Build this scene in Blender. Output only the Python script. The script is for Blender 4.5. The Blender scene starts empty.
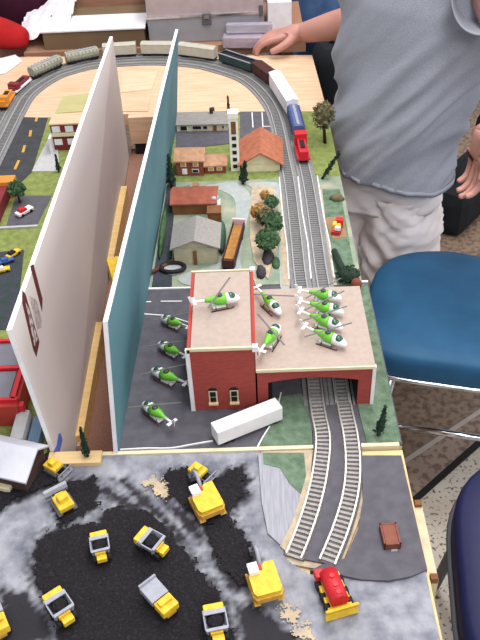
import bpy, bmesh, math, random
from mathutils import Vector, Matrix, noise
random.seed(7)
V = Vector; PI = math.pi; TZ = 0.75
sc = bpy.context.scene
COL = sc.collection
# ------------------------------------------------------------------ camera
FPX, CH = 802.0, 0.87
a, r, yw = math.radians(40), math.radians(3), math.radians(1.5)
_r0 = V((1,0,0)); _u0 = V((0,math.sin(a),math.cos(a))); _f = V((0,math.cos(a),-math.sin(a)))
_R = math.cos(r)*_r0 - math.sin(r)*_u0; _U = math.cos(r)*_u0 + math.sin(r)*_r0
_M = Matrix.Rotation(yw, 3, 'Z'); _R = _M@_R; _U = _M@_U; _f = _M@_f
cam = bpy.data.cameras.new('camera'); co = bpy.data.objects.new('camera', cam); COL.objects.link(co)
m3 = Matrix((_R, _U, -_f)).transposed(); co.matrix_world = Matrix.Translation((0,0,CH+TZ)) @ m3.to_4x4()
cam.sensor_fit = 'VERTICAL'; cam.sensor_height = 24; cam.lens = 24*FPX/640; cam.clip_start = .02
sc.camera = co
def at(x, y, z=0):                      # point at table-relative height z seen at that place of the photo
    d = (x-240)*_R - (y-320)*_U + FPX*_f
    t = (z-CH)/d.z
    return V((d.x*t, d.y*t, z))
def atY(x, y, Y):
    d = (x-240)*_R - (y-320)*_U + FPX*_f
    t = Y/d.y
    return V((d.x*t, Y, CH+d.z*t))
def W(p): return V((p[0], p[1], p[2]+TZ))   # table-relative -> world

# ------------------------------------------------------------------ materials
MATS = {}
def srgb(c): return tuple(((v/255)/12.92 if v/255 <= .04045 else ((v/255+.055)/1.055)**2.4) for v in c) + (1,)
def mat(name, c, rough=.6, metal=0, var=0, scale=40, bump=0, bscale=None, c2=None, thr=None, stretch=None, detail=4, coat=0, trans=0):
    if name in MATS: return MATS[name]
    m = bpy.data.materials.new(name); m.use_nodes = True; nt = m.node_tree; b = nt.nodes['Principled BSDF']
    b.inputs['Roughness'].default_value = rough; b.inputs['Metallic'].default_value = metal
    b.inputs['Base Color'].default_value = srgb(c)
    b.inputs['Coat Weight'].default_value = coat; b.inputs['Transmission Weight'].default_value = trans
    b.inputs['Specular IOR Level'].default_value = .35
    tc = nt.nodes.new('ShaderNodeTexCoord'); src = tc.outputs['Object']
    if stretch:
        mp = nt.nodes.new('ShaderNodeMapping'); mp.inputs['Scale'].default_value = stretch
        nt.links.new(src, mp.inputs[0]); src = mp.outputs[0]
    n = nt.nodes.new('ShaderNodeTexNoise'); n.inputs['Scale'].default_value = scale; n.inputs['Detail'].default_value = detail
    nt.links.new(src, n.inputs['Vector'])
    rp = nt.nodes.new('ShaderNodeValToRGB')
    v = var or .06
    ca = srgb(c); cb = srgb(c2) if c2 else tuple(x*(1-v) for x in ca[:3])+(1,)
    if not c2: ca = tuple(min(1, x*(1+v)) for x in ca[:3])+(1,)
    t0, t1 = thr or (.35, .65)
    rp.color_ramp.elements[0].position = t0; rp.color_ramp.elements[0].color = ca
    rp.color_ramp.elements[1].position = t1; rp.color_ramp.elements[1].color = cb
    nt.links.new(n.outputs['Fac'], rp.inputs[0]); nt.links.new(rp.outputs[0], b.inputs['Base Color'])
    if bump:
        n2 = nt.nodes.new('ShaderNodeTexNoise'); n2.inputs['Scale'].default_value = bscale or scale*2; n2.inputs['Detail'].default_value = 3
        nt.links.new(src, n2.inputs['Vector'])
        bp = nt.nodes.new('ShaderNodeBump'); bp.inputs['Strength'].default_value = min(1, bump); bp.inputs['Distance'].default_value = .004*bump
        nt.links.new(n2.outputs['Fac'], bp.inputs['Height']); nt.links.new(bp.outputs[0], b.inputs['Normal'])
    MATS[name] = m; return m
def brick(name, c, c2, mortar, sc_=1, bw=.008, rh=.003):
    m = bpy.data.materials.new(name); m.use_nodes = True; nt = m.node_tree; b = nt.nodes['Principled BSDF']
    b.inputs['Roughness'].default_value = .85
    tc = nt.nodes.new('ShaderNodeTexCoord'); sx = nt.nodes.new('ShaderNodeSeparateXYZ'); cb = nt.nodes.new('ShaderNodeCombineXYZ'); ad = nt.nodes.new('ShaderNodeMath'); ad.operation = 'ADD'
    nt.links.new(tc.outputs['Object'], sx.inputs[0]); nt.links.new(sx.outputs[0], ad.inputs[0]); nt.links.new(sx.outputs[1], ad.inputs[1])
    nt.links.new(ad.outputs[0], cb.inputs[0]); nt.links.new(sx.outputs[2], cb.inputs[1])
    br = nt.nodes.new('ShaderNodeTexBrick'); br.inputs['Scale'].default_value = 1; br.inputs['Brick Width'].default_value = bw; br.inputs['Row Height'].default_value = rh
    br.inputs['Mortar Size'].default_value = .0004; br.inputs['Color1'].default_value = srgb(c); br.inputs['Color2'].default_value = srgb(c2); br.inputs['Mortar'].default_value = srgb(mortar)
    nt.links.new(cb.outputs[0], br.inputs['Vector']); nt.links.new(br.outputs[0], b.inputs['Base Color'])
    MATS[name] = m; return m

white = mat('white_paint', (228,226,228), .45)
tarmac = mat('tarmac', (86,84,92), .9, var=.12, scale=60)
road_dark = mat('dark_asphalt', (60,62,66), .9, var=.15, scale=50)
grey_track = mat('ballast_grey', (128,127,129), .95, var=.2, scale=300, bump=.4)
plaster = mat('grey_plaster', (150,152,160), .9, c2=(106,108,120), thr=(.38,.66), scale=34, bump=1, bscale=60, detail=8)
plaster_field = mat('ploughed_grey', (150,151,160), .9, scale=25, var=.12, stretch=(12,1,1), bump=.5)
coal = mat('coal', (22,19,24), .85, c2=(50,46,56), thr=(.5,.85), scale=260, bump=1, bscale=400, detail=6)
dust = mat('coal_dust', (92,94,105), .9, c2=(50,48,56), thr=(.3,.6), scale=60, bump=.6, bscale=200, detail=8)
sand = mat('tan_sand', (190,170,140), .95, c2=(160,150,135), scale=80, bump=.4)
grass = mat('grass_green', (140,152,88), .95, c2=(116,128,66), scale=70, bump=.8, bscale=500)
grass2 = mat('grass_blue_green', (112,134,112), .95, c2=(84,106,84), scale=70, bump=.8, bscale=500)
mix = mat('mottled_ground', (160,160,140), .95, c2=(120,140,122), scale=22, bump=.6, bscale=200, detail=6)
path = mat('gravel_path', (168,172,170), .95, c2=(150,160,158), scale=60, bump=.3)
conc = mat('concrete', (176,176,178), .9, scale=80)
conc_d = mat('panel_grey', (112,112,122), .8)
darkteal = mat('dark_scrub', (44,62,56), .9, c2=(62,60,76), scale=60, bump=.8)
ply = mat('plywood', (218,188,158), .6, c2=(202,168,136), scale=12, stretch=(1,10,10))
ply_edge = mat('pine_edge', (214,184,134), .6, var=.08, scale=10, stretch=(1,8,8))
pine = mat('pine_batten', (222,188,126), .6, var=.1, scale=10, stretch=(10,1,10))
brownpan = mat('brown_hardboard', (154,116,100), .8, c2=(140,102,86), scale=260, bump=.2)
board_w = mat('foam_board_grey', (216,210,206), .7, c2=(210,205,201), scale=3)
foam = mat('foam_board_edge', (238,238,242), .6)
teal = mat('painted_sky_teal', (94,138,148), .7, c2=(78,122,134), scale=6)
brickm = brick('red_brick', (168,62,54), (150,52,46), (142,76,68))
redp = mat('brick_red_plain', (168,60,50), .8)
roofm = mat('roof_card', (168,152,142), .85, var=.05, scale=120)
dark = mat('near_black', (24,24,28), .7)
yellow = mat('toy_yellow', (226,190,52), .5, c2=(208,168,44), scale=120)
yellow_d = mat('toy_ochre', (196,150,64), .6, var=.1, scale=90)
greytoy = mat('toy_grey', (150,152,164), .5, var=.08, scale=100)
greydark = mat('toy_dark_grey', (84,86,94), .6)
redtoy = mat('toy_red', (190,34,44), .45)
greenp = mat('bright_green', (112,186,60), .35)
glassd = mat('tinted_green_glass', (36,84,66), .2, coat=.4)
skidm = mat('skid_maroon', (80,34,32), .5)
bladem = mat('blade_grey', (98,100,98), .5)
rail_m = mat('rail_metal', (186,186,182), .4, metal=.5)
tie_m = mat('tie_grey', (152,148,146), .9, var=.15, scale=300)
ballast_d = mat('roadbed_brown', (92,86,86), .95, var=.2, scale=300, bump=.3)
rust = mat('rust_roof', (156,88,68), .85, c2=(136,74,58), scale=60)
orange_r = mat('orange_roof', (176,108,82), .85, c2=(154,92,68), scale=100, bump=.3)
tanroof = mat('tan_shingle', (186,146,116), .85, c2=(166,124,96), scale=90, bump=.3)
greyroof = mat('grey_shingle', (150,146,142), .9, c2=(132,128,124), scale=90, stretch=(1,6,6))
cream = mat('cream_wall', (216,206,172), .8)
beige = mat('beige_wall', (186,178,150), .85, var=.1, scale=60)
brownw = mat('brown_wood', (118,78,46), .8, var=.15, scale=60)
maroon = mat('maroon', (120,40,46), .7)
leaf_d = mat('leaf_dark', (34,58,40), .8, c2=(24,42,30), scale=100)
leaf_o = mat('leaf_olive', (112,104,76), .8, c2=(80,78,52), scale=80)
leaf_a = mat('leaf_autumn', (182,128,66), .8, c2=(150,120,70), scale=80)
leaf_g = mat('leaf_mid_green', (70,100,62), .8, c2=(50,78,52), scale=80)
bark = mat('bark', (58,40,30), .9)
bark_r = mat('bark_rust', (74,40,20), .9)
blue = mat('toy_blue', (60,90,150), .5)
bluegrey = mat('blue_grey', (86,112,136), .6)
orange = mat('toy_orange', (210,136,54), .5)
rock = mat('dark_rock', (70,66,72), .95, c2=(48,44,46), scale=60, bump=1)
skin = mat('skin', (184,134,122), .5, var=.05, scale=20)
skin.node_tree.nodes['Principled BSDF'].inputs['Subsurface Weight'].default_value = .08
skin.node_tree.nodes['Principled BSDF'].inputs['Subsurface Scale'].default_value = .01
shirtm = mat('grey_tshirt', (160,164,176), .95, c2=(144,148,160), scale=400, bump=.15, bscale=300)
shortsm = mat('khaki_shorts', (230,223,224), .9, c2=(218,211,212), scale=14, bump=.2, bscale=200)
hairm = mat('brown_hair', (70,48,34), .8, scale=200, bump=.5)
chairb = mat('chair_blue_vinyl', (34,88,126), .6, c2=(28,78,116), scale=14, bump=.2, bscale=500)
chairn = mat('chair_navy_vinyl', (28,32,74), .55)
chrome = mat('chrome', (215,215,220), .18, metal=1)
alu = mat('case_aluminium', (164,164,170), .45, metal=.35, var=.04, scale=30)
alu_l = mat('case_lid_pink_reflection', (178,164,168), .4, metal=.35)  # pinkish reflection on the aluminium lid is put into its base colour
card = mat('cardboard', (150,118,86), .9, var=.06, scale=20)
brownbox = mat('brown_case', (112,92,68), .85, var=.08, scale=10)
redbrown = mat('redbrown_wood', (158,118,94), .7, var=.08, scale=14, stretch=(1,8,8))
plastic = mat('clear_plastic', (216,212,226), .15, trans=.6)
pinkp = mat('pink_card', (214,150,164), .6)
paper = mat('white_paper', (224,224,230), .7)
redcloth = mat('red_fabric', (176,22,24), .9, c2=(140,14,18), scale=10, bump=.6, bscale=16)
plum = mat('plum_fabric', (70,20,48), .95, var=.2, scale=12)
jeans = mat('blue_jeans', (70,98,140), .9, c2=(54,80,120), scale=30, bump=.4)
blackc = mat('black_cloth', (20,24,30), .9)
floorm = None

# ------------------------------------------------------------------ mesh building
class MB:
    def __init__(s): s.bm = bmesh.new(); s.mats = []; s.mi = 0
    def use(s, m):
        if m not in s.mats: s.mats.append(m)
        s.mi = s.mats.index(m); return s
    def face(s, vs, smooth=False):
        try: f = s.bm.faces.new(vs); f.material_index = s.mi; f.smooth = smooth; return f
        except ValueError: return None
    def box(s, c, d, rot=0, bev=0, taper=None, ry=0, rx=0):
        M = Matrix.Translation(c) @ Matrix.Rotation(rot,4,'Z') @ Matrix.Rotation(ry,4,'Y') @ Matrix.Rotation(rx,4,'X')
        x, y, z = d[0]/2, d[1]/2, d[2]/2; tx, ty = taper or (1,1)
        vs = [s.bm.verts.new(M@V(p)) for p in ((-x,-y,-z),(x,-y,-z),(x,y,-z),(-x,y,-z),(-x*tx,-y*ty,z),(x*tx,-y*ty,z),(x*tx,y*ty,z),(-x*tx,y*ty,z))]
        fs = [s.face([vs[i] for i in q]) for q in ((3,2,1,0),(4,5,6,7),(0,1,5,4),(1,2,6,5),(2,3,7,6),(3,0,4,7))]
        if bev:
            es = list({e for f in fs for e in f.edges}); bmesh.ops.bevel(s.bm, geom=es, offset=bev, segments=2, affect='EDGES', profile=.6)
        return s
    def prism(s, poly, z0, z1):
        n = len(poly)
        ar = sum(poly[i][0]*poly[(i+1)%n][1]-poly[(i+1)%n][0]*poly[i][1] for i in range(n))
        if ar < 0: poly = poly[::-1]
        b = [s.bm.verts.new((p[0],p[1],z0)) for p in poly]; t = [s.bm.verts.new((p[0],p[1],z1)) for p in poly]
        s.face(b[::-1]); s.face(t)
        for i in range(n): s.face([b[i],b[(i+1)%n],t[(i+1)%n],t[i]])
        return s
    def profile(s, pts, axis, a0, a1):          # extrude a closed 2-D outline along x or y
        n = len(pts)
        f = (lambda p,w: (w,p[0],p[1])) if axis == 'x' else (lambda p,w: (p[0],w,p[1]))
        A = [s.bm.verts.new(f(p,a0)) for p in pts]; B = [s.bm.verts.new(f(p,a1)) for p in pts]
        s.face(A); s.face(B[::-1])
        for i in range(n): s.face([A[i],B[i],B[(i+1)%n],A[(i+1)%n]])
        return s
    def loft(s, rings, cap=True, smooth=True):
        R = [[s.bm.verts.new(p) for p in ring] for ring in rings]; n = len(R[0])
        for q in range(len(R)-1):
            for i in range(n): s.face([R[q][i],R[q][(i+1)%n],R[q+1][(i+1)%n],R[q+1][i]], smooth)
        if cap: s.face(R[0][::-1]); s.face(R[-1])
        return s
    def tube(s, pts, rad, n=8, cap=True):
        pts = [V(p) for p in pts]; rs = rad if isinstance(rad,(list,tuple)) else [rad]*len(pts); rings = []
        up = V((0,0,1))
        for i,p in enumerate(pts):
            d = (pts[min(i+1,len(pts)-1)]-pts[max(i-1,0)]).normalized()
            u = d.cross(up if abs(d.dot(up)) < .95 else V((0,1,0))).normalized(); w = u.cross(d)
            rings.append([p+rs[i]*(math.cos(t)*u+math.sin(t)*w) for t in [2*PI*k/n for k in range(n)]])
        return s.loft(rings, cap)
    def ell(s, c, rad, rot=0, seg=12, rings=8, z0=-1, jitter=0):
        M = Matrix.Translation(c) @ Matrix.Rotation(rot,4,'Z'); rr = []
        for i in range(rings+1):
            ph = -PI/2+PI*i/rings
            z = math.sin(ph); q = max(math.cos(ph), .02)
            rr.append([M@V((rad[0]*q*math.cos(t)*(1+random.uniform(-jitter,jitter)), rad[1]*q*math.sin(t)*(1+random.uniform(-jitter,jitter)), rad[2]*max(z,z0))) for t in [2*PI*k/seg for k in range(seg)]])
        return s.loft(rr)
    def strip(s, pts, w, z0, z1, off=0):        # a flat bar of width w swept along a line in plan
        L = []
        for i,p in enumerate(pts):
            d = (V(pts[min(i+1,len(pts)-1)][:2])-V(pts[max(i-1,0)][:2])).normalized(); nrm = V((-d.y,d.x))
            L.append((V(p[:2])+nrm*(off+w/2), V(p[:2])+nrm*(off-w/2)))
        rings = [[(A.x,A.y,z0),(B.x,B.y,z0),(B.x,B.y,z1),(A.x,A.y,z1)] for A,B in L]
        return s.loft(rings, smooth=False)
    def leaves(s, c, rad, n, size, hollow=.3):
        for _ in range(n):
            while 1:
                p = V([random.uniform(-1,1) for _ in range(3)])
                if hollow < p.length < 1: break
            q = V((c[0]+p.x*rad[0], c[1]+p.y*rad[1], c[2]+p.z*rad[2]))
            u = V([random.gauss(0,1) for _ in range(3)]).normalized(); w = u.orthogonal().normalized(); k = size*random.uniform(.6,1.3)
            s.face([s.bm.verts.new(q+u*k), s.bm.verts.new(q+w*k*.6), s.bm.verts.new(q-u*k), s.bm.verts.new(q-w*k*.6)])
        return s
    def build(s, name, m=None, parent=None, loc=None):
        if m and not s.mats: s.mats = [m]
        bmesh.ops.recalc_face_normals(s.bm, faces=s.bm.faces[:])
        me = bpy.data.meshes.new(name); s.bm.to_mesh(me); s.bm.free()
        for q in s.mats: me.materials.append(q)
        o = bpy.data.objects.new(name, me); COL.objects.link(o)
        if parent: o.parent = parent
        if loc is not None: o.location = loc
        return o
def tag(o, label, cat, group=None, kind=None):
    o['label'] = label; o['category'] = cat
    if group: o['group'] = group
    if kind: o['kind'] = kind
    return o
def thing(name, label, cat, p, rz=0, group=None):      # p is table-relative
    o = bpy.data.objects.new(name, None); COL.objects.link(o); o.location = W(p); o.rotation_euler = (0,0,rz); o.empty_display_size = .02
    return tag(o, label, cat, group)
def part(mb, name, m, parent, label=None):
    o = mb.build(name, m, parent)
    if label: o['label'] = label
    return o
KIDS = {}
def copy_tree(o, parent=None):
    c = o.copy(); COL.objects.link(c)
    if parent: c.parent = parent
    for ch in [q for q in bpy.data.objects if q.parent == o]: copy_tree(ch, c)
    return c
def B(*a, **k): return MB().box(*a, **k)
def struct(o): o['kind'] = 'structure'; return o
T0 = V((0,0,TZ))
def ground(name, mb, m, label, cat): return tag(mb.build(name, m, loc=T0), label, cat)
def smooth_line(P, n=8):
    out = []
    for i in range(len(P)-1):
        p0,p1,p2,p3 = V(P[max(i-1,0)]),V(P[i]),V(P[i+1]),V(P[min(i+2,len(P)-1)])
        for k in range(n):
            t = k/n; out.append(.5*((2*p1)+(p2-p0)*t+(2*p0-5*p1+4*p2-p3)*t*t+(3*p1-p0-3*p2+p3)*t**3))
    out.append(V(P[-1])); return out
def pxs(L, z=0): return [tuple(at(x,y,z)[:2]) for x,y in L]

# ------------------------------------------------------------------ floor
fm = bpy.data.materials.new('terrazzo'); fm.use_nodes = True; nt = fm.node_tree; b = nt.nodes['Principled BSDF']; b.inputs['Roughness'].default_value = .45
tc = nt.nodes.new('ShaderNodeTexCoord')
def ramp(e0,e1,c0,c1):
    q = nt.nodes.new('ShaderNodeValToRGB'); q.color_ramp.elements[0].position = e0; q.color_ramp.elements[1].position = e1
    q.color_ramp.elements[0].color = c0; q.color_ramp.elements[1].color = c1; return q
n1 = nt.nodes.new('ShaderNodeTexNoise'); n1.inputs['Scale'].default_value = 105; n1.inputs['Detail'].default_value = 2
n2 = nt.nodes.new('ShaderNodeTexNoise'); n2.inputs['Scale'].default_value = 9; n2.inputs['Detail'].default_value = 3
for n in (n1,n2): nt.links.new(tc.outputs['Object'], n.inputs['Vector'])
r1 = ramp(.57,.64,(0,0,0,1),(1,1,1,1)); r2 = ramp(.35,.65,srgb((214,206,192)),srgb((192,180,164)))
nt.links.new(n1.outputs['Fac'], r1.inputs[0]); nt.links.new(n2.outputs['Fac'], r2.inputs[0])
mx = nt.nodes.new('ShaderNodeMix'); mx.data_type = 'RGBA'; nt.links.new(r1.outputs[0], mx.inputs[0]); nt.links.new(r2.outputs[0], mx.inputs[6]); mx.inputs[7].default_value = srgb((112,92,84))
nt.links.new(mx.outputs[2], b.inputs['Base Color'])
struct(MB().box((0,2,-.01),(9,9,.02)).build('floor', fm))
def flo(x, y): p = at(x, y, -TZ+.002); return (p.x, p.y)
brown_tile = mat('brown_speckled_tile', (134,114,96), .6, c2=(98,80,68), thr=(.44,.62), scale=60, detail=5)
brown_tile2 = mat('brown_speckled_band', (154,136,122), .6, c2=(116,96,84), thr=(.48,.62), scale=64, detail=5)
def ext(A, B_, k0, k1): A = V(A); B_ = V(B_); d = B_-A; return tuple(A-d*k0), tuple(B_+d*k1)
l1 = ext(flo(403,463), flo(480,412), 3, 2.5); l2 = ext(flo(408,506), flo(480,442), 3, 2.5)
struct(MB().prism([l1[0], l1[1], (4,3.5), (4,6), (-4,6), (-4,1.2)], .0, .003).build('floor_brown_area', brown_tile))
struct(MB().prism([l1[0], l1[1], l2[1], l2[0]], .0, .0036).build('floor_brown_band', brown_tile2))
struct(MB().strip([l1[0], l1[1]], .012, .0, .006).build('trim_1', mat('floor_trim_light', (176,166,160), .5)))
struct(MB().strip([l2[0], l2[1]], .016, .0, .005).build('trim_2', dark))

# ------------------------------------------------------------------ tables and modules
def table(name, label, x0, x1, y0, y1, top, topm, thick=.05, legs=True):
    t = thing(name, label, 'table', ((x0+x1)/2,(y0+y1)/2,-TZ))
    w, d = x1-x0, y1-y0; h = TZ+top
    part(B((0,0,h-thick/2),(w,d,thick)), 'tabletop', topm, t)
    for sx in (-1,1):
        for sy in (-1,1): part(B((sx*(w/2-.05),sy*(d/2-.05),(h-thick)/2),(.035,.035,h-thick)), 'leg', brownw, t)
    return t
table('module_table', 'front layout module table carrying the grey coal mine scene', -.62, .199, .12, .744, -.004, ply_edge)
table('module_table', 'middle layout module table under the red brick buildings', -.188, .2, .752, 1.128, -.004, ply_edge)
table('module_table', 'layout module table under the village and barn, right of the teal board', -.168, .19, 1.132, 1.808, -.004, ply_edge)
table('module_table', 'left layout module table beyond the tall grey board', -.9, -.312, .752, 1.832, -.004, ply_edge)
# brown alley between the boards
ground('alley_panel', MB().prism([(-.288,.753),(-.212,.753),(-.186,1.85),(-.302,1.85)],-.112,-.1), brownpan, 'brown hardboard strip lying between the two tall scenery boards', 'panel')
# far plywood end
pl = [(-.9,1.84),(-.9,2.235),(-.626,2.235),(.18,2.16),(.19,1.812),(-.29,1.84)]
t = thing('plywood_table', 'bare plywood end table carrying the curved track at the back', 'table', (0,2.0,-TZ))
part(MB().prism([(x,y-2.0) for x,y in pl], TZ-.03, TZ), 'tabletop', ply, t)
for x,y in ((-.8,2.15),(.12,2.1),(-.8,1.9),(.12,1.88)): part(B((x,y-2,(TZ-.03)/2),(.035,.035,TZ-.03)), 'leg', brownw, t)
# seams drawn in the plywood are separate board edges: box on the alley
t = thing('plywood_box', 'small plywood box tucked under the back table edge between the boards', 'box', (-.262,1.822,.0))
part(B((0,.004,-.034),(.066,.02,.070)), 'front_panel', ply, t)
part(B((.042,.006,-.050),(.016,.024,.10)), 'side_panel', pine, t)
part(B((.0,.006,-.083),(.05,.018,.03)), 'dark_gap', dark, t)
part(B((.006,-.004,-.083),(.008,.006,.010)), 'latch', greytoy, t)

def slab(name, poly, m, label, cat, z0=-.004, z1=0):
    return ground(name, MB().prism([tuple(p)[:2] for p in poly], z0, z1), m, label, cat)
# foreground plaster terrain: gently uneven
def pip(p, poly):
    c = False; n = len(poly)
    for i in range(n):
        (x1,y1),(x2,y2) = poly[i], poly[i-1]
        if (y1>p[1]) != (y2>p[1]) and p[0] < (x2-x1)*(p[1]-y1)/(y2-y1)+x1: c = not c
    return c
def edge_d(p, poly):
    q = V(p); m = 9
    for i in range(len(poly)):
        A, C2 = V(poly[i]), V(poly[i-1]); d = C2-A; t = max(0,min(1,(q-A).dot(d)/max(d.length_squared,1e-9))); m = min(m,(q-A-d*t).length)
    return m if pip(p, poly) else -m
def terrain(x, y): return .0025*noise.noise(V((x*18,y*18,3)))+.001*noise.noise(V((x*70,y*70,9)))
def grid_patch(name, poly, m, label, cat, step, zf, edge_noise=0, keep=None, kind=None, seedz=0, dfreq=60):
    mb = MB(); xs = [p[0] for p in poly]; ys = [p[1] for p in poly]; e = edge_noise*2
    x0, y0 = min(xs)-e, min(ys)-e; nx = int((max(xs)+e-x0)/step)+1; ny = int((max(ys)+e-y0)/step)+1; vs = {}
    def vv(i,j):
        if (i,j) not in vs:
            x, y = x0+i*step, y0+j*step; vs[i,j] = mb.bm.verts.new((x,y,zf(x,y)))
        return vs[i,j]
    for i in range(nx):
        for j in range(ny):
            p = (x0+(i+.5)*step, y0+(j+.5)*step)
            d = edge_d(p, poly)
            if edge_noise: d += edge_noise*(noise.noise(V((p[0]*dfreq,p[1]*dfreq,seedz)))*1.3+.9*noise.noise(V((p[0]*dfreq*4,p[1]*dfreq*4,seedz))))
            if d > 0: mb.face([vv(i,j),vv(i+1,j),vv(i+1,j+1),vv(i,j+1)], True)
    o = mb.build(name, m, loc=T0); tag(o, label, cat, kind=kind); return o
pit = pxs([(38,542),(62,528),(98,527),(104,512),(140,510),(168,528),(186,550),(212,590),(236,640),(243,680),(90,690),(62,640),(46,600),(34,572)])
pit2 = pxs([(166,474),(190,470),(215,478),(244,468),(247,496),(228,512),(244,540),(256,566),(246,592),(228,580),(216,556),(206,528),(186,508),(170,494)])
pit3 = pxs([(66,484),(92,478),(96,496),(84,512),(64,524),(54,508)])
pit4 = pxs([(-20,520),(0,510),(30,494),(56,484),(68,468),(50,455),(-20,455)])
streaks = [pxs(q) for q in ([(112,480),(126,478),(190,540),(186,546)],[(98,490),(108,486),(150,512),(140,522)],[(150,488),(160,484),(206,536),(200,545)],[(234,600),(262,606),(310,650),(240,650)],[(0,590),(30,592),(60,640),(0,650)])]
te = grid_patch('plaster_terrain', [(-.6,.3),(.196,.3),(.196,.552),(.121,.545),(.06,.545),(.027,.570),(.0,.747),(-.6,.747)], plaster, 'rough grey plaster ground of the coal mine module', 'ground', .0028, terrain)
at_ = te.data.attributes.new('dust','FLOAT','POINT')
for v in te.data.vertices:
    p = (v.co.x, v.co.y); f = 0
    for P_, w_ in ((pit,.030),(pit2,.024),(pit3,.020),(pit4,.02)):
        f = max(f, 1+edge_d(p,P_)/w_)
    for P_ in streaks: f = max(f, .80+edge_d(p,P_)/.016)
    a1 = noise.noise(V((p[0]*55,p[1]*55,2)))*.55+noise.noise(V((p[0]*160,p[1]*160,5)))*.5
    u_ = (p[0]+p[1])*.7; w2 = (p[0]-p[1])*.7
    a1 += noise.noise(V((u_*30,w2*190,7)))*.35
    at_.data[v.index].value = max(0,min(1,(f-.42+a1*.75)*1.5))
nt_ = plaster.node_tree; bs_ = nt_.nodes['Principled BSDF']; src_ = bs_.inputs['Base Color'].links[0].from_socket
an = nt_.nodes.new('ShaderNodeAttribute'); an.attribute_name = 'dust'; mx_ = nt_.nodes.new('ShaderNodeMix'); mx_.data_type = 'RGBA'
nt_.links.new(an.outputs['Fac'], mx_.inputs[0]); nt_.links.new(src_, mx_.inputs[6]); mx_.inputs[7].default_value = srgb((40,38,44)); nt_.links.new(mx_.outputs[2], bs_.inputs['Base Color'])
slab('road_surface', pxs([(401,457),(427,571),(410,578),(388,582),(362,581),(338,576),(310,572),(322,566),(345,560),(358,530),(363,500),(362,470),(360,457)]), tarmac, 'smooth dark grey road right of the curved tracks on the mine module', 'road', -.004, .0035)
slab('track_bed_panel', [(.0,.747),(.14,.747),(.14,.70),(.13,.64),(.09,.55),(.03,.565),(.027,.572)], sand, 'tan sandy ground beneath the curved front tracks', 'ground', -.004, 0)
slab('ploughed_field', pxs([(258,455),(300,457),(303,495),(294,525),(282,548),(268,535),(262,505)]), plaster_field, 'grey grooved field patch left of the curved tracks', 'field', -.002, .004)
slab('sand_strip', pxs([(302,456),(312,456),(310,490),(300,525),(288,555),(280,548),(292,525),(301,495)]), sand, 'tan sand strip edging the left curved track', 'ground', -.002, .0045)
slab('grass_patch', pxs([(263,455),(304,455),(306,478),(301,496),(290,486),(280,470),(264,466)]), grass2, 'small green grass patch at the corner of the grooved field', 'grass', -.002, .005)
ground('module_edge', MB().box((-.03,.7505,-.006),(.45,.006,.017)), cream, 'pale strip along the join between mine module and brick building module', 'trim')
ground('module_edge', MB().box((-.262,.742,-.004),(.075,.022,.02)), ply_edge, 'pale wooden edge strip at the front end of the brown alley', 'trim')
t = thing('side_rail', 'wooden side rail along the right edge of the mine module', 'rail', (.2055,.6,-.006))
part(B((0,0,-.03),(.011,.115,.05)), 'rail_board', beige, t); part(B((.0,.055,-.004),(.009,.008,.010)), 'clamp', brownw, t); part(B((.0,-.055,-.004),(.009,.008,.010)), 'clamp', brownw, t)

# coal
zc = lambda x,y: .004+terrain(x,y)+.0015*noise.noise(V((x*150,y*150,1)))
grid_patch('coal_bed', pit, coal, 'large black coal bed in the middle of the mine with yellow trucks on it', 'coal', .0022, zc, .008, kind='stuff')
grid_patch('coal_bed', pit2, coal, 'black coal patch around the white-cabbed excavators', 'coal', .002, zc, .009, kind='stuff', seedz=4)
grid_patch('coal_bed', pxs([(68,486),(96,478),(100,500),(84,516),(60,528),(56,505)]), coal, 'small black coal smear behind the yellow bulldozer near the grey-roofed shed', 'coal', .002, zc, .009, kind='stuff', seedz=8)
zd = lambda x,y: .003+terrain(x,y)
grid_patch('coal_dust_smear', pxs([(-20,520),(0,510),(30,494),(56,484),(68,468),(50,455),(-20,455)]), coal, 'dark soil around the grey-roofed shed', 'coal', .0024, zc, .006, kind='stuff', seedz=5)
grid_patch('sand_smear', pxs([(144,482),(158,478),(174,490),(168,500),(152,492)]), sand, 'tan sand smear left of the rear excavator', 'sand', .0015, zd, .010, kind='stuff', seedz=14, dfreq=110)
grid_patch('sand_smear', pxs([(280,606),(290,604),(314,640),(300,640)]), sand, 'tan sand smear below the front excavator', 'sand', .0015, zd, .010, kind='stuff', seedz=15, dfreq=90)

# middle module surface
slab('tarmac_surface', [(-.203,.752),(.2,.752),(.2,1.128),(-.192,1.128)], tarmac, 'dark tarmac of the heliport module around the brick building', 'road')
slab('grass_patch', [(.15,.754),(.198,.754),(.198,1.12),(.17,1.12),(.17,.86),(.146,.83)], grass2, 'green grass to the right of the brick building', 'grass', -.001, .002)
slab('grass_patch', smooth_line([(.073,.754),(.073,.85),(.03,.85),(.028,.84),(.024,.81),(.005,.77),(-.002,.754)],3), grass2, 'curved green grass wedge between white trailer and left track', 'grass', -.001, .002)
def line(name, P, w, label, z=.0006, m=None, zt=.0012, cat='line'):
    return ground(name, MB().strip(P, w, z-.0005, zt), m or white, label, cat)
line('painted_line', smooth_line([(.034,.86),(.022,.81),(.003,.77),(-.004,.754)],4), .002, 'white curved line beside the white trailer', zt=.0026)
line('painted_line', [(-.198,1.062),(-.150,1.054),(-.106,1.03)], .0022, 'white line across the tarmac above the first helicopter')
line('painted_line', [(-.195,1.094),(-.182,1.094)], .0022, 'shortest white dash at the back of the tarmac')
line('painted_line', [(-.165,1.094),(-.128,1.092)], .0022, 'longer white dash at the back of the tarmac')
line('painted_line', [(-.205,1.13),(-.11,1.128)], .004, 'white strip along the back edge of the tarmac module', cat='line', zt=.003)
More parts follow.
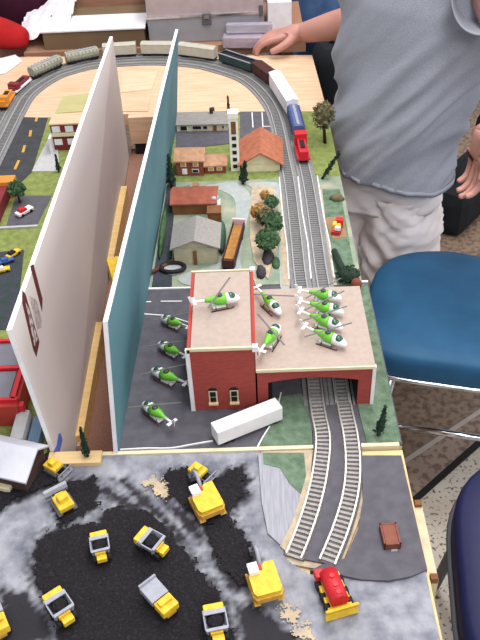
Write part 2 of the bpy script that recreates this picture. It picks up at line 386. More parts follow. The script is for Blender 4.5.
line('painted_line', [(.17,1.128),(.2,1.128)], .004, 'white strip at the back right edge of the grass', cat='line', zt=.003)
line('white_cable', smooth_line([(-.2,.757),(-.165,.758),(-.128,.757),(-.1,.762),(-.068,.768)],5), .0018, 'thin white wire leading to the left end of the white trailer', zt=.0025, cat='wire')

# back module surfaces
slab('mottled_ground', [(-.191,1.132),(.19,1.132),(.19,1.50),(-.182,1.50)], mix, 'mottled grey green ground around the barn and trees', 'ground')
slab('grass_patch', [(-.182,1.50),(.19,1.50),(.19,1.812),(-.172,1.812)], grass, 'bright green lawn of the village module', 'grass')
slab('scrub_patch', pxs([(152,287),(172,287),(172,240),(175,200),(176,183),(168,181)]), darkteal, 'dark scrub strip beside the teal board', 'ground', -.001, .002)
slab('gravel_path', smooth_line(pxs([(228,182),(240,184),(252,200),(246,225),(240,262),(246,286),(190,286),(180,276),(222,262),(232,240),(236,210),(230,195),(205,186)]),3), path, 'pale winding gravel path past the brown rail wagon', 'path', -.001, .0012)
slab('gravel_path', smooth_line(pxs([(244,184),(278,183),(286,200),(290,286),(280,286),(279,220),(274,192),(256,190)]),3), path, 'pale path beside the left rail bed', 'path', -.001, .0016)
slab('asphalt_yard', pxs([(240,112),(279,112),(282,150),(240,150)]), tarmac, 'grey car park behind the orange roofed building', 'car park', -.001, .0014)
slab('asphalt_yard', pxs([(176,128),(230,128),(230,144),(176,150)]), tarmac, 'grey street between bungalow and red brick house', 'street', -.001, .0014)
for L,lab in (([(252,113),(253,128)],'first white bay line of the small car park'),([(262,113),(263,128)],'second white bay line of the small car park'),([(271,113),(277,150)],'long white edge line of the small car park'),([(262,127),(272,127)],'cross line of the small car park')):
    line('painted_line', pxs(L), .0025, lab, z=.0015, zt=.002)
slab('grass_patch', pxs([(318,190),(340,190),(357,286),(333,286),(326,240)]), grass2, 'green verge right of the double track', 'grass', -.001, .0018)
slab('sand_strip', pxs([(314,190),(322,190),(327,235),(337,286),(331,286),(320,240)]), sand, 'tan ballast shoulder right of the double track', 'ground', -.001, .0022)
slab('sand_strip', pxs([(279,190),(286,190),(290,286),(282,286)]), sand, 'tan ballast shoulder left of the double track', 'ground', -.001, .0022)
slab('sand_patch', pxs([(252,186),(275,188),(279,240),(268,280),(254,262),(250,240),(250,210)]), sand, 'tan rocky patch under the autumn trees', 'ground', -.001, .0024)

# left module surfaces
slab('asphalt_road', pxs([(-60,262),(32,172),(48,118),(4,117),(-60,200)]), road_dark, 'dark two-lane road with yellow dashes left of the tall board', 'road', -.001, .001)
slab('grass_patch', [(-.9,.752),(-.306,.752),(-.312,1.84),(-.9,1.84)], grass, 'green base ground of the left module', 'grass', -.004, 0)
slab('asphalt_yard', pxs([(16,196),(52,196),(36,227),(6,227)]), tarmac, 'grey parking yard with the red and white car', 'parking', -.001, .001)
slab('asphalt_yard', pxs([(-30,255),(24,250),(16,330),(-30,330)]), darkteal, 'dark yard beside the lower left toys', 'yard', -.001, .001)
slab('concrete_walk', pxs([(48,140),(57,138),(60,172),(32,172)]), conc, 'pale concrete walk beside the red building', 'walk', -.001, .002)
line('kerb', pxs([(0,229),(38,227)]), .006, 'white kerb below the parking yard', zt=.004, m=conc, cat='kerb')
for L,lab in (([(3,188),(8,180)],'nearest yellow road dash'),([(15,170),(19,161)],'second yellow road dash from the front'),([(23,153),(25,146)],'third yellow road dash from the front'),([(30,137),(31,131)],'fourth yellow road dash from the front'),([(36,122),(37,118)],'farthest yellow road dash')):
    line('road_dash', pxs(L), .006, lab, z=.0015, zt=.002, m=yellow_d, cat='road marking')

# ------------------------------------------------------------------ tracks
outer = [(.124,.83),(.124,1.0),(.12,1.14),(.12,1.27),(.119,1.45),(.113,1.6),(.108,1.72),(.096,1.837),(.070,1.935),(.038,2.01),(-.002,2.065),(-.068,2.122),(-.135,2.162),(-.243,2.190),(-.342,2.192),(-.436,2.18),(-.504,2.142),(-.545,2.105),(-.582,2.040),(-.606,1.965),(-.612,1.881),(-.614,1.78),(-.617,1.6)]
inner_old = [(.085,.83),(.083,1.0),(.08,1.14),(.081,1.27),(.08,1.45),(.074,1.6),(.069,1.72),(.056,1.825),(.032,1.912),(.004,1.98),(-.035,2.035),(-.092,2.086),(-.15,2.122),(-.245,2.148),(-.338,2.15),(-.42,2.139),(-.476,2.108),(-.512,2.075),(-.545,2.02),(-.566,1.955),(-.571,1.88),(-.56,1.78),(-.555,1.6)]
def offset_line(P, o):
    P = [V(p) for p in P]; out = []
    for i,p in enumerate(P):
        d = (P[min(i+1,len(P)-1)]-P[max(i-1,0)]).normalized(); out.append((p.x-d.y*o, p.y+d.x*o))
    return out
inner = offset_line(outer, .0385)
def track(P, label, tie_mat, rail_mat, bed_mat, bedw, gap=.0075, tw=.0225, zb=.003, n=6, g=.0195, rw=.0022):
    P = smooth_line([V(p) for p in P], n)
    t = thing('railway_track', label, 'track', (0,0,0))
    part(MB().strip(P, bedw, 0, zb), 'roadbed', bed_mat, t)
    # resample for ties
    mb = MB(); acc = 0; cnt = 0
    for i in range(len(P)-1):
        d = P[i+1]-P[i]; L = d.length; s_ = gap-acc if acc else 0
        while s_ < L:
            p = P[i]+d*(s_/L); mb.box((p.x,p.y,zb+.0006),(.0036,tw,.0016), rot=math.atan2(d.y,d.x)); s_ += gap; cnt += 1
        acc = L-(s_-gap)
    o = part(mb, 'ties', tie_mat, t)
    if cnt > 100: o['kind'] = 'stuff'
    for s in (-1,1): part(MB().strip(P, rw, zb+.001, zb+.0045, off=s*g/2), 'rail', rail_mat, t)
    return t
bd = ballast_d
farrail = mat('weathered_rail', (158,158,156), .6); fartie = mat('weathered_tie', (118,117,118), .95)
fb = [(.126,1.0),(.126,.83),(.1285,.765),(.125,.707),(.1145,.656),(.0965,.606),(.0765,.562)]
fa = [(.087,1.0),(.086,.83),(.089,.765),(.081,.709),(.068,.657),(.051,.608),(.036,.572)]
track(fb, 'front right curved railway track leaving the brick building', tie_m, rail_m, bd, .027)
track(fa, 'front left curved railway track leaving the brick building', tie_m, rail_m, bd, .027)
slab('tarmac_strip', smooth_line([V(p) for p in fb[1:]],4)[::1]+smooth_line([V(p) for p in fa[1:]],4)[::-1], tarmac, 'dark grey strip between the two curved front tracks', 'road', -.003, .0028)
track(outer, 'outer railway loop running behind the brick building and round the back table', fartie, farrail, grey_track, .0375, tw=.021)
track(inner, 'inner railway loop running beside the outer one round the back table', fartie, farrail, grey_track, .0375, tw=.021, zb=.0026)
# white edge lines beside the far straight
for x,lab in ((.1005,'thin white line between the two straight tracks'),(.061,'thin white line left of the straight tracks'),(.1415,'thin white line right of the straight tracks')):
    line('painted_line', [(x,1.14),(x+.002,1.25),(x-.001,1.35),(x-.001,1.5)], .0022, lab, z=.003, zt=.004)

# ------------------------------------------------------------------ scenery boards
def scen_board(name, label, nb, nt2, fb2, ft, th, face, side):
    # corners of the visible (right) face: near base, near top, far base, far top; left face is th to the left
    t = thing(name, label, 'backdrop board', (nb[0],nb[1],0)); o = V((nb[0],nb[1],0))
    A = [V(p)-o for p in (nb, fb2, ft, nt2)]; Bk = [p-V((th,0,0)) for p in A]
    mb = MB(); a_ = [mb.bm.verts.new(p) for p in A]; b_ = [mb.bm.verts.new(p) for p in Bk]
    mb.use(face); mb.face(a_); mb.use(side); mb.face(b_[::-1]); mb.use(foam)
    for i in range(4): mb.face([a_[i],b_[i],b_[(i+1)%4],a_[(i+1)%4]])
    part(mb, 'panel', None, t); return t
lb = scen_board('scenery_board', 'tall pale grey scenery board on the left with maroon marks', (-.288,.757,-.1), (-.300,.747,.24), (-.303,1.80,-.1), (-.286,1.712,.24), .0065, board_w, board_w)
rb = scen_board('scenery_board', 'tall teal painted scenery board with white edge beside the tarmac', (-.211,.749,-.1), (-.181,.749,.246), (-.184,1.80,-.1), (-.145,1.722,.246), .006, teal, maroon)
# marks on the grey board: parallelogram stickers on its right face; s along the board, z height
def bxp(y, z):      # x of the grey board's right face
    u = (y-.757)/.97; w_ = (z+.1)/.34
    return (-.288*(1-u)-.303*u)*(1-w_)+(-.300*(1-u)-.286*u)*w_
def bd_px(x, y):
    dd = (x-240)*_R - (y-320)*_U + FPX*_f; tt = -.294/dd.x
    for _ in range(6): tt = bxp(dd.y*tt, CH+dd.z*tt)/dd.x
    return (dd.y*tt, CH+dd.z*tt)
def on_board(pts, th, m, name, label):
    mb = MB(); A = []; C2 = []
    for y, z in pts:
        x = bxp(y,z)+.288
        A.append(mb.bm.verts.new((x+.0001,y-.757,z))); C2.append(mb.bm.verts.new((x+.0001+th,y-.757,z)))
    mb.face(A); mb.face(C2[::-1])
    for i in range(len(A)): mb.face([A[i],A[(i+1)%len(A)],C2[(i+1)%len(A)],C2[i]])
    o = mb.build(name, m, lb)
    if label: o['label'] = label
mark = mat('maroon_print', (96,48,46), .7); scrib = mat('grey_print', (120,110,110), .8, c2=(205,198,194), thr=(.45,.55), scale=160)
on_board([bd_px(*p) for p in ((30,266),(33,264),(47,318),(44,322))], .0006, mark, 'printed_bar', 'narrow maroon bar')
on_board([bd_px(*p) for p in ((22,290),(25,294),(39,342),(36,357),(33,350),(22,303))], .0006, mark, 'printed_bar', 'wide maroon bar with pale scribble')
on_board([bd_px(*p) for p in ((25,303),(28,309),(37,338),(34,346))], .0012, scrib, 'printed_scribble', 'pale scribble on the wide bar')
on_board([bd_px(*p) for p in ((29,296),(36,300),(43,326),(37,330))], .0006, mat('faint_print', (184,174,172), .8, c2=(150,140,138), thr=(.5,.6), scale=140), 'printed_scribble', 'faint grey lettering marks')
on_board([bd_px(*p) for p in ((58,434),(60,433),(62,440),(59,452),(53,452),(56,446))], .0008, mat('blue_print', (96,112,190), .7), 'blue_mark', 'small blue mark at the near lower corner')
# pine battens resting against the board at its foot
for (pa,pb,lab) in (((78,436),(97,322),'long pine batten at the foot of the grey board, nearer one'),((104,262),(124,186),'long pine batten at the foot of the grey board, farther one')):
    zt = -.062; A = at(pa[0],pa[1],zt); C2 = at(pb[0],pb[1],zt); A.x = max(A.x, bxp(A.y,zt)+.007); C2.x = max(C2.x, bxp(C2.y,zt)+.007); c = (A+C2)/2; d = C2-A
    t = thing('pine_batten', lab, 'batten', (c.x,c.y,-.1), math.atan2(d.y,d.x))
    part(B((0,0,.019),(d.length,.014,.038)), 'bar', pine, t); part(B((-d.length/2-.004,0,.012),(.008,.008,.024)), 'foot', ply, t)
t = thing('yellow_wedge', 'bright yellow plastic wedge stuck between the boards in the alley', 'wedge', (0,0,0))
part(MB().prism(pxs([(107,262),(118,258),(124,262),(123,272),(115,288)],.04), .012, .045), 'wedge_body', yellow, t)

# ------------------------------------------------------------------ brick buildings
t = thing('brick_building', 'tall flat-roofed red brick building with two arched windows, helicopter on its roof', 'building', (-.0505,.9215,0))
w, d, h = .093, .181, .12
part(B((0,0,h/2),(w,d,h)), 'walls', brickm, t)
part(B((0,0,h+.0005),(w-.008,d-.006,.003)), 'roof', roofm, t)
mb = MB().box((-w/2+.0005,0,h-.001),(.004,d+.004,.006)).box((w/2,0,h-.001),(.004,d+.004,.006)); part(mb, 'parapet', redp, t)
for sy in (-1,1): part(MB().box((0,sy*d/2,h+.001),(w+.004,.003,.005)), 'roof_trim', cream, t)
for sx,sy in ((1,-1),(1,1)): part(B((sx*(w/2+.001),sy*d/2,h+.001),(.008,.008,.009)), 'corner_cap', white, t)
part(B((-w/2-.001,-d/2+.001,h/2),(.006,.006,h+.002)), 'corner_board', white, t, 'white corner board')
for x in (-.0165, .0145):
    wn = part(MB().box((x,-d/2-.0005,.029),(.0125,.003,.026)), 'window', cream, t, 'cream framed window')
    for z in (.0235,.0345): part(MB().box((x,-d/2-.0024,z),(.0085,.002,.0085)), 'pane', dark, wn)
    part(MB().box((x,-d/2-.003,.0155),(.014,.005,.003)), 'sill', mat('sill_cream',(230,190,150),.7), wn)
    # small brick arch above
    part(MB().profile([(x+.0065*math.cos(k*PI/6), .0415+.004*math.sin(k*PI/6)) for k in range(7)], 'y', -d/2-.0025, -d/2+.001), 'arch', dark, wn)
t = thing('brick_building', 'low red brick engine shed with track portal and six helicopters on its roof', 'building', (.082,.9215,0))
w, d, h = .167, .181, .078; fy = -d/2
mb = MB()
arch = [(-.068,0),(-.068,.052)]+[(-.068+.131*k/8, .052+.008*math.sin(PI*k/8)) for k in range(1,8)]+[(.063,.052),(.063,0)]
out = [(-w/2,0),(-w/2,h),(w/2,h),(w/2,0)]
prof = [(-w/2,0)]+[(-w/2,h),(w/2,h),(w/2,0)]+arch[::-1]
mb.profile(prof, 'y', fy, fy+.006)
part(mb, 'front_wall', brickm, t)
mb = MB().profile(prof, 'y', -fy-.006, -fy); part(mb, 'rear_wall', brickm, t)
part(B((w/2-.003,0,h/2),(.006,d-.012,h)), 'side_wall', brickm, t); part(B((-w/2+.003,0,h/2),(.006,d-.012,h)), 'side_wall', brickm, t)
part(B((0,0,h+.001),(w+.003,d+.004,.004)), 'roof', roofm, t)
part(B((0,fy-.003,h+.0005),(w+.003,.002,.005)), 'roof_trim', cream, t)
part(B((w/2+.001,fy+.001,h/2),(.005,.006,h)), 'corner_board', white, t, 'white corner board')
part(B((-w/2+.012,fy+.012,.03),(.02,.003,.06)), 'door', dark, t)

# white trailer
t = thing('box_trailer', 'long white box trailer parked in front of the brick building', 'trailer', (-.018,.788,0), math.radians(26))
tr_l, tr_w, tr_h = .104,.023,.026
part(B((0,0,.006+tr_h/2),(tr_l,tr_w,tr_h), bev=.0015), 'box_body', white, t)
part(B((0,0,.0045),(tr_l*.9,.012,.003)), 'chassis', dark, t)
for sx in (-.038,-.028,.03,.04):
    for sy in (-1,1): part(MB().tube([(sx,sy*.0105,.004),(sx,sy*.0065,.004)], .004, 10), 'wheel', dark, t)
# ------------------------------------------------------------------ helicopters
def heli():
    t = thing('toy_helicopter', '', 'helicopter', (0,0,0))
    def body(x0, x1, prof, m, name):
        rings = []
        for x, ry, rz, z in prof:
            rings.append([(x, ry*math.cos(k*PI/6), z+rz*math.sin(k*PI/6)) for k in range(12)])
        part(MB().loft(rings), name, m, t)
    body(0,0,[(.036,.001,.001,.010),(.034,.004,.004,.0105),(.029,.0065,.0065,.012),(.022,.0082,.0085,.0135),(.012,.0086,.0095,.0145)], white, 'nose')
    part(MB().ell((.021,0,.0165),(.008,.0072,.0068)), 'canopy', glassd, t, 'dark green glass canopy')
    body(0,0,[(.013,.0087,.0097,.0145),(.004,.0084,.0092,.015),(-.006,.0062,.007,.0165),(-.014,.0035,.004,.0175),(-.020,.0024,.0026,.018)], greenp, 'fuselage')
    part(MB().tube([(-.018,0,.018),(-.038,0,.0205)], [.0024,.0014], 8), 'tail_boom', white, t)
    mb = MB().profile([(-.034,.020),(-.041,.031),(-.045,.031),(-.040,.014),(-.037,.016)], 'y', -.0006, .0006); part(mb, 'tail_fin', white, t)
    part(MB().box((-.036,0,.021),(.005,.018,.001)), 'tailplane', white, t)
    part(MB().box((-.041,.002,.022),(.001,.001,.013)), 'tail_rotor', bladem, t)
    part(MB().box((.002,0,.0045),(.022,.012,.004), bev=.001), 'belly_panel', white, t)
    part(MB().tube([(.004,0,.023),(.004,0,.029)], .0016), 'mast', greydark, t)
    part(MB().tube([(.004,0,.0235),(.004,0,.0265)], [.005,.003],10), 'rotor_hub', greydark, t)
    for s in (-1,1):
        mb = MB().tube([(-.012,s*.0085,.0008),(.020,s*.0085,.0008),(.024,s*.0085,.003)], .0009, 6)
        for x in (-.004,.013): mb.tube([(x,s*.0085,.001),(x,s*.005,.007)], .0007, 5)
        part(mb, 'skid', skidm, t)
    for q in (0,PI):
        mb = MB().box((.021,0,0),(.038,.0026,.0006)); o = part(mb, 'rotor_blade', bladem, t); o.location = (.004,0,.029); o.rotation_euler = (0,0,.9+q)
    return t
hspec = [((160.6,316.6),(190,326),.0, 'green and white toy helicopter on the tarmac, farthest back of that row', 1.9,0),
 ((157.7,342),(188,356),.0,'green and white toy helicopter on the tarmac, second from the back', 1.8,0),
 ((150.4,369),(189,384),.0,'green and white toy helicopter on the tarmac, third from the back', 1.7,0),
 ((142,402),(174,424),.0,'green and white toy helicopter on the tarmac, nearest the white trailer wire', 1.6,0),
 ((241,297),(191,302),.1225,'green and white toy helicopter alone on the tall brick building roof', .25,1),
 ((281,314),(255,285),.081,'green and white toy helicopter on the shed roof, nose toward the camera', .9,1),
 ((281,322),(257,356),.081,'green and white toy helicopter on the shed roof, nose away from the camera', .5,1),
 ((343,298),(297,289),.081,'backmost green and white toy helicopter of the four close together on the shed roof', .3,1),
 ((345,312),(297.5,300),.081,'second from the back of the four helicopters close together on the shed roof', .3,1),
 ((344,328),(298,310),.081,'third from the back of the four helicopters close together on the shed roof', .3,1),
 ((348,345),(302,325),.081,'frontmost of the four helicopters close together on the shed roof', .2,1)]
hp = heli()
for i,(n_,t_,z,lab,az,_) in enumerate(hspec):
    o = hp if i == 0 else copy_tree(hp)
    A, C2 = at(n_[0],n_[1],z+.011), at(t_[0],t_[1],z+.020); d = A-C2; c = (A*.52+C2*.48); ang = math.atan2(d.y,d.x)
    k = max(.85, min(1.0, math.hypot(d.x,d.y)/.078)); o.scale = (k,k,k)
    o.location = W((c.x,c.y,z)); o.rotation_euler = (0,0,ang); o['label'] = lab; o['group'] = 'toy helicopters at the brick building'
    for ch in [q for q in bpy.data.objects if q.parent == o and q.name.startswith('rotor_blade')]: pass

# ------------------------------------------------------------------ mining vehicles
def wheels(t, L, W_, rad, xs, m=dark):
    for x in xs:
        for s in (-1,1): part(MB().tube([(x,s*(W_/2),rad),(x,s*(W_/2-.006),rad)], rad, 12), 'wheel', m, t)
def dump_truck(loaded=True, cab_only=False):
    # +x = front (small yellow nose), bed behind; yellow rear section raised
    t = thing('dump_truck', '', 'truck', (0,0,0))
    part(B((0,0,.008),(.042,.014,.004)), 'chassis', yellow_d, t)
    wheels(t, .04,.027,.0065,(-.015,.013))
    bed = part(MB().profile([(-.012,.011),(-.015,.023),(.013,.023),(.010,.011)], 'x', -.0155, .0125) if False else bed_mesh(), 'tipper_bed', greytoy, t)
    if loaded: part(coal_load(), 'coal_load', coal, bed)
    part(B((.019,0,.012),(.009,.015,.009), bev=.0015), 'bonnet', yellow, t)
    part(B((.013,-.001,.018),(.005,.016,.007), bev=.001), 'cab', yellow, t)
    mb = MB().box((-.0185,0,.019),(.009,.026,.012), bev=.002).box((-.0225,0,.017),(.005,.018,.008), bev=.0015)
    part(mb, 'rear_body', yellow, t)
    return t
def bed_mesh():
    mb = MB(); w0, w1 = .010,.0135
    mb.box((-.002,0,.0115),(.026,.021,.0015))
    for s in (-1,1): mb.box((-.002,s*.0122,.0175),(.027,.0016,.013), rx=-s*.25)
    mb.box((-.0145,0,.018),(.0016,.026,.012)); mb.box((.0105,0,.0185),(.0025,.027,.013), ry=.3)
    mb.box((-.011,0,.0245),(.006,.0275,.0014)); mb.box((.012,0,.0245),(.004,.027,.0014))
    return mb
def coal_load():
    return MB().ell((-.002,0,.0195),(.0105,.0105,.0045), seg=14, jitter=.12)
def loader():
    # +x = bucket end
    t = thing('bulldozer', '', 'bulldozer', (0,0,0))
    for s in (-1,1):
        part(MB().profile([(-.016,.001),(-.018,.004),(-.014,.008),(.010,.008),(.013,.004),(.011,.001)], 'y', s*.011-.003, s*.011+.003), 'crawler_track', greydark, t)
    part(B((-.004,0,.0115),(.028,.022,.009), bev=.002), 'hull', yellow, t)
    part(B((-.003,0,.0195),(.013,.015,.009), bev=.002, taper=(.85,.85)), 'cab', yellow, t)
    part(B((.007,0,.0135),(.008,.012,.007), bev=.001), 'bonnet', yellow, t)
    for s in (-1,1): part(B((.016,s*.009,.007),(.016,.002,.003)), 'push_arm', greydark, t)
    part(MB().profile([(.022,.001),(.0245,.001),(.0225,.008),(.0255,.016),(.022,.014),(.020,.008)], 'y', -.017, .017), 'blade', greytoy, t)
    return t
def flatbed_loader():
    # yellow body with smooth grey bin in front (+x)
    t = thing('dump_truck', '', 'truck', (0,0,0))
    part(B((0,0,.008),(.044,.014,.004)), 'chassis', yellow_d, t); wheels(t,.04,.026,.0065,(-.013,.014))
    part(B((-.012,0,.015),(.020,.024,.012), bev=.002), 'body', yellow, t)
    part(B((-.009,0,.0225),(.009,.018,.005), bev=.0015), 'cab', yellow, t)
    mb = MB().box((.0125,0,.0165),(.026,.025,.010), bev=.001, ry=-.08).box((.0245,0,.019),(.003,.025,.014), ry=.2)
    part(mb, 'tipper_bed', greytoy, t); return t
def excavator():
    t = thing('excavator', '', 'excavator', (0,0,0))   # +x = boom direction
    for s in (-1,1):
        part(MB().profile([(-.022,.001),(-.025,.005),(-.022,.009),(.020,.009),(.023,.005),(.020,.001)], 'y', s*.015-.004, s*.015+.004), 'crawler_track', yellow_d, t)
    part(MB().tube([(0,0,.006),(0,0,.012)], .011, 16), 'turntable', greydark, t)
    part(MB().prism([(-.024,-.015),(-.024,.015),(-.019,.018),(.010,.018),(.010,.004),(.017,-.002),(.020,-.006),(.020,-.018),(-.019,-.018)], .012, .026), 'house', yellow, t)
    part(MB().prism([(-.026,-.016),(-.026,.016),(-.02,.0195),(-.012,.0195),(-.012,-.0195),(-.02,-.0195)], .011, .019), 'counterweight', yellow_d, t)
    cb = part(B((.012,.0105,.0225),(.015,.013,.021), bev=.001), 'cab', white, t, 'white cab')
    part(B((.0198,.0105,.0225),(.001,.010,.011)), 'pane', dark, cb); part(B((.012,.0173,.0235),(.010,.001,.010)), 'pane', dark, cb)
    part(B((.014,.001,.022),(.008,.004,.012)), 'boom_foot', redtoy, t)
    bm_ = part(MB().tube([(.014,.0,.022),(.030,.0,.040),(.046,.0,.030)], [.0028,.0028,.002], 6), 'boom', greytoy, t)
    part(MB().tube([(.046,.0,.031),(.052,.0,.012)], .0018, 6), 'arm', greytoy, bm_)
    part(MB().profile([(.047,.013),(.055,.012),(.057,.004),(.050,.001),(.046,.005)], 'y', -.005, .005), 'bucket', greydark, t)
    return t
def put(o, p, q, zc, z, label, k=1, group=None):
    # p: pixel at the rear, q: pixel at the front (+x), seen at height zc
    A, C2 = at(p[0],p[1],z+zc), at(q[0],q[1],z+zc); d = C2-A; c = (A+C2)/2
    o.location = W((c.x,c.y,z)); o.rotation_euler = (0,0,math.atan2(d.y,d.x)); o['label'] = label; o.scale = (k,k,k)
    if group: o['group'] = group
    return o
ZV = .0055
dt = dump_truck()
for i,(p,q,lab,k) in enumerate([((98,531),(102,561),'dump truck on the coal bed nearest the bulldozer with the raised grey blade',.82),
    ((51,593),(70,622),'dump truck with dark load at the left edge of the coal bed',.94),
    ((139,535),(166,550),'dump truck sitting crosswise near the upper middle of the coal bed',.9),
    ((213,607),(219,640),'dump truck near the bottom frame edge at the right of the coal bed',.92)]):
    o = dt if i == 0 else copy_tree(dt)
    put(o, p, q, .015, ZV, lab, k, 'mining trucks on the coal')
fl = flatbed_loader(); put(fl, (172,611), (149,586), .016, ZV, 'yellow truck with smooth pale grey empty bed tilted toward upper left on the coal', .96, 'mining trucks on the coal')
f2 = copy_tree(fl); put(f2, (0,636), (-14,600), .016, .003, 'yellow vehicle cut off by the left frame edge at the bottom', 1.1)
bz = loader(); put(bz, (70,512), (54,487), .013, .004, 'yellow bulldozer with grey blade pointing at the grey-roofed shed', .96)
b2 = copy_tree(bz); put(b2, (43,459), (66,471), .012, .004, 'small yellow bulldozer beside the corner of the grey-roofed shed', .8)
b3 = copy_tree(bz); put(b3, (188,463), (211,477), .012, .004, 'yellow loader behind the rear white-cabbed excavator', .8)
ex = excavator(); put(ex, (214,514), (198,484), .018, .004, 'yellow excavator with white cab near the back of the mine', .95)
e2 = copy_tree(ex); put(e2, (270,598), (258,562), .018, .003, 'yellow excavator with white cab nearest the red and yellow toy', .95)
# red and yellow bulldozer, blade toward the camera
t = thing('toy_tanker', 'red toy vehicle with yellow blade at the lower right of the mine', 'toy vehicle', (0,0,0))
part(B((-.002,0,.008),(.046,.030,.006), bev=.001), 'chassis', yellow, t)
wheels(t,.04,.034,.006,(-.016,.0,.014))
mb = MB(); mb.tube([(-.022,0,.019),(.018,0,.019)], .0115, 14)
part(mb, 'tank', redtoy, t)
for x in (-.010,.002,.012): part(MB().tube([(x,0,.029),(x,0,.032)], .003, 10), 'tank_hatch', redtoy, t)
part(B((-.024,-.010,.015),(.012,.012,.012), bev=.002), 'cab', redtoy, t)
part(MB().profile([(.024,.001),(.0275,.001),(.025,.010),(.028,.020),(.0235,.018),(.022,.009)], 'y', -.020, .020), 'blade', yellow, t)
put(t, (327,573), (342,609), .014, .002, t['label'], 1.0)
# brown hopper on the road
t = thing('toy_barge', 'small brown rectangular toy wagon body lying on the right road', 'toy wagon', at(389.5,540,0), .05)
mb = MB().box((0,0,.003),(.021,.032,.004)); 
for s in (-1,1): mb.box((s*.0095,0,.008),(.002,.032,.012)); mb.box((0,s*.015,.008),(.021,.002,.012))
mb.box((0,0,.012),(.016,.028,.003)); part(mb, 'wagon_body', mat('brown_plastic',(120,66,50),.6,var=.12,scale=90), t)
part(B((0.002,-.018,.003),(.008,.003,.003)), 'coupler', greytoy, t); part(B((-.002,.018,.003),(.004,.003,.003)), 'coupler', greytoy, t)
# shed lower left
F_ = at(48,446,.030); N_ = at(26,484,.030); N2 = at(0,478,.030)
ax = (N_-N2); ang = math.atan2(ax.y,ax.x); u_ = V((math.cos(ang),math.sin(ang),0)); v_ = V((-u_.y,u_.x,0))
dep = (F_-N_).dot(v_); cN = N_+v_*dep/2-u_*.09
t = thing('mine_shed', 'wide pale grey roofed shed at the left edge of the mine', 'building', (cN.x,cN.y,0), ang)
part(B((0,0,.0135),(.165,dep*.82,.027)), 'walls', mat('dark_wood_wall',(70,50,46),.9), t)
part(MB().profile([(-dep/2,.029),(dep*.12,.050),(dep/2,.029),(dep/2,.032),(dep*.12,.053),(-dep/2,.032)], 'x', -.1, .09), 'roof', mat('pale_roof',(196,198,208),.6), t)
part(MB().profile([(-dep*.41,.026),(-dep*.41,.031),(dep*.12,.049),(dep*.41,.031),(dep*.41,.026)], 'x', .078, .0835), 'gable', mat('dark_gable',(58,38,36),.9), t)
part(B((.05,-dep*.41-.004,.005),(.02,.008,.010)), 'step', cream, t)
# red framed trestle building on the left module
t = thing('framed_building', 'building shell with red edging and grey flat panels at the left frame edge', 'building', (-.415,.895,0))
part(B((0,-.015,.022),(.13,.14,.04)), 'walls', redp, t)
part(B((-.005,.027,.043),(.11,.052,.002)), 'roof_panel', conc_d, t); part(B((-.005,-.040,.043),(.11,.055,.002)), 'roof_panel', conc_d, t)
mb = MB()
for y in (-.075,-.008,.055): mb.box((0,y,.045),(.13,.006,.008))
for x in (-.062,.058): mb.box((x,-.01,.045),(.006,.13,.008))
part(mb, 'roof_edging', redtoy, t)
part(B((.055,-.078,.02),(.035,.01,.04)), 'stair', redtoy, t)
tag(B((-.345,.79,.014+TZ),(.022,.06,.028), bev=.008).build('grey_tank', conc), 'pale grey rounded tank next to the red edged building', 'tank')
tag(B((-.322,.785,.010+TZ),(.016,.05,.02)).build('blue_crate', bluegrey), 'blue crate squeezed between grey tank and tall board', 'crate')

# ------------------------------------------------------------------ village houses
def house(name, label, cat, p0, p1, depth, wall_h, ridge, wm, rm, ridge_axis='x', over=.004, front_wins=(), door=None, chim=None):
    # p0,p1: front-left/right base; ridge_axis x = eaves to the front
    p0, p1 = V(p0[:2]), V(p1[:2]); d = p1-p0; w = d.length; c = (p0+p1)/2+V((-d.y,d.x)).normalized()*depth/2
    t = thing(name, label, cat, (c.x,c.y,0), math.atan2(d.y,d.x))
    part(B((0,0,wall_h/2),(w,depth,wall_h)), 'walls', wm, t)
    if ridge_axis == 'x':
        part(MB().profile([(-depth/2-over,wall_h-.002),(0,ridge),(depth/2+over,wall_h-.002),(depth/2+over,wall_h+.001),(0,ridge+.003),(-depth/2-over,wall_h+.001)], 'x', -w/2-over, w/2+over), 'roof', rm, t)
        part(MB().profile([(-depth/2,wall_h-.001),(0,ridge),(depth/2,wall_h-.001)], 'x', -w/2, w/2), 'gable', wm, t)
    else:
        part(MB().profile([(-w/2-over,wall_h-.002),(0,ridge),(w/2+over,wall_h-.002),(w/2+over,wall_h+.001),(0,ridge+.003),(-w/2-over,wall_h+.001)], 'y', -depth/2-over, depth/2+over), 'roof', rm, t)
        part(MB().profile([(-w/2,wall_h-.001),(0,ridge),(w/2,wall_h-.001)], 'y', -depth/2, depth/2), 'gable', wm, t)
    for (x,z,ww,hh,m) in front_wins:
        f = part(B((x*w/2,-depth/2-.0005,z),(ww+.003,.002,hh+.003)), 'window', white, t); part(B((x*w/2,-depth/2-.0015,z),(ww,.002,hh)), 'pane', m, f)
    if door: part(B((door*w/2,-depth/2-.001,.009),(.008,.003,.018)), 'door', brownw, t)
    if chim: part(B((chim[0]*w/2,chim[1],ridge+.004),(.008,.008,.02)), 'chimney', rock, t)
    return t
house('bungalow', 'long low cream bungalow with grey roof at the back of the village', 'house', at(177,132), at(228,131), .06, .019, .030, cream, greyroof, front_wins=[(-.72,.010,.015,.010,dark),(-.2,.011,.020,.007,dark),(.12,.011,.010,.007,dark),(.82,.011,.005,.006,brownw)], door=.5, chim=(.35,.0))
house('brick_house', 'two storey red brick house with tan roof in the village', 'house', at(177,176), at(204,175.5), .055, .036, .048, mat('brick_brown',(140,78,56),.85,c2=(120,60,46),scale=200), tanroof, front_wins=[(-.45,.028,.009,.008,yellow_d),(.45,.028,.009,.008,yellow_d),(-.4,.011,.008,.010,white),(.4,.012,.012,.006,dark)])
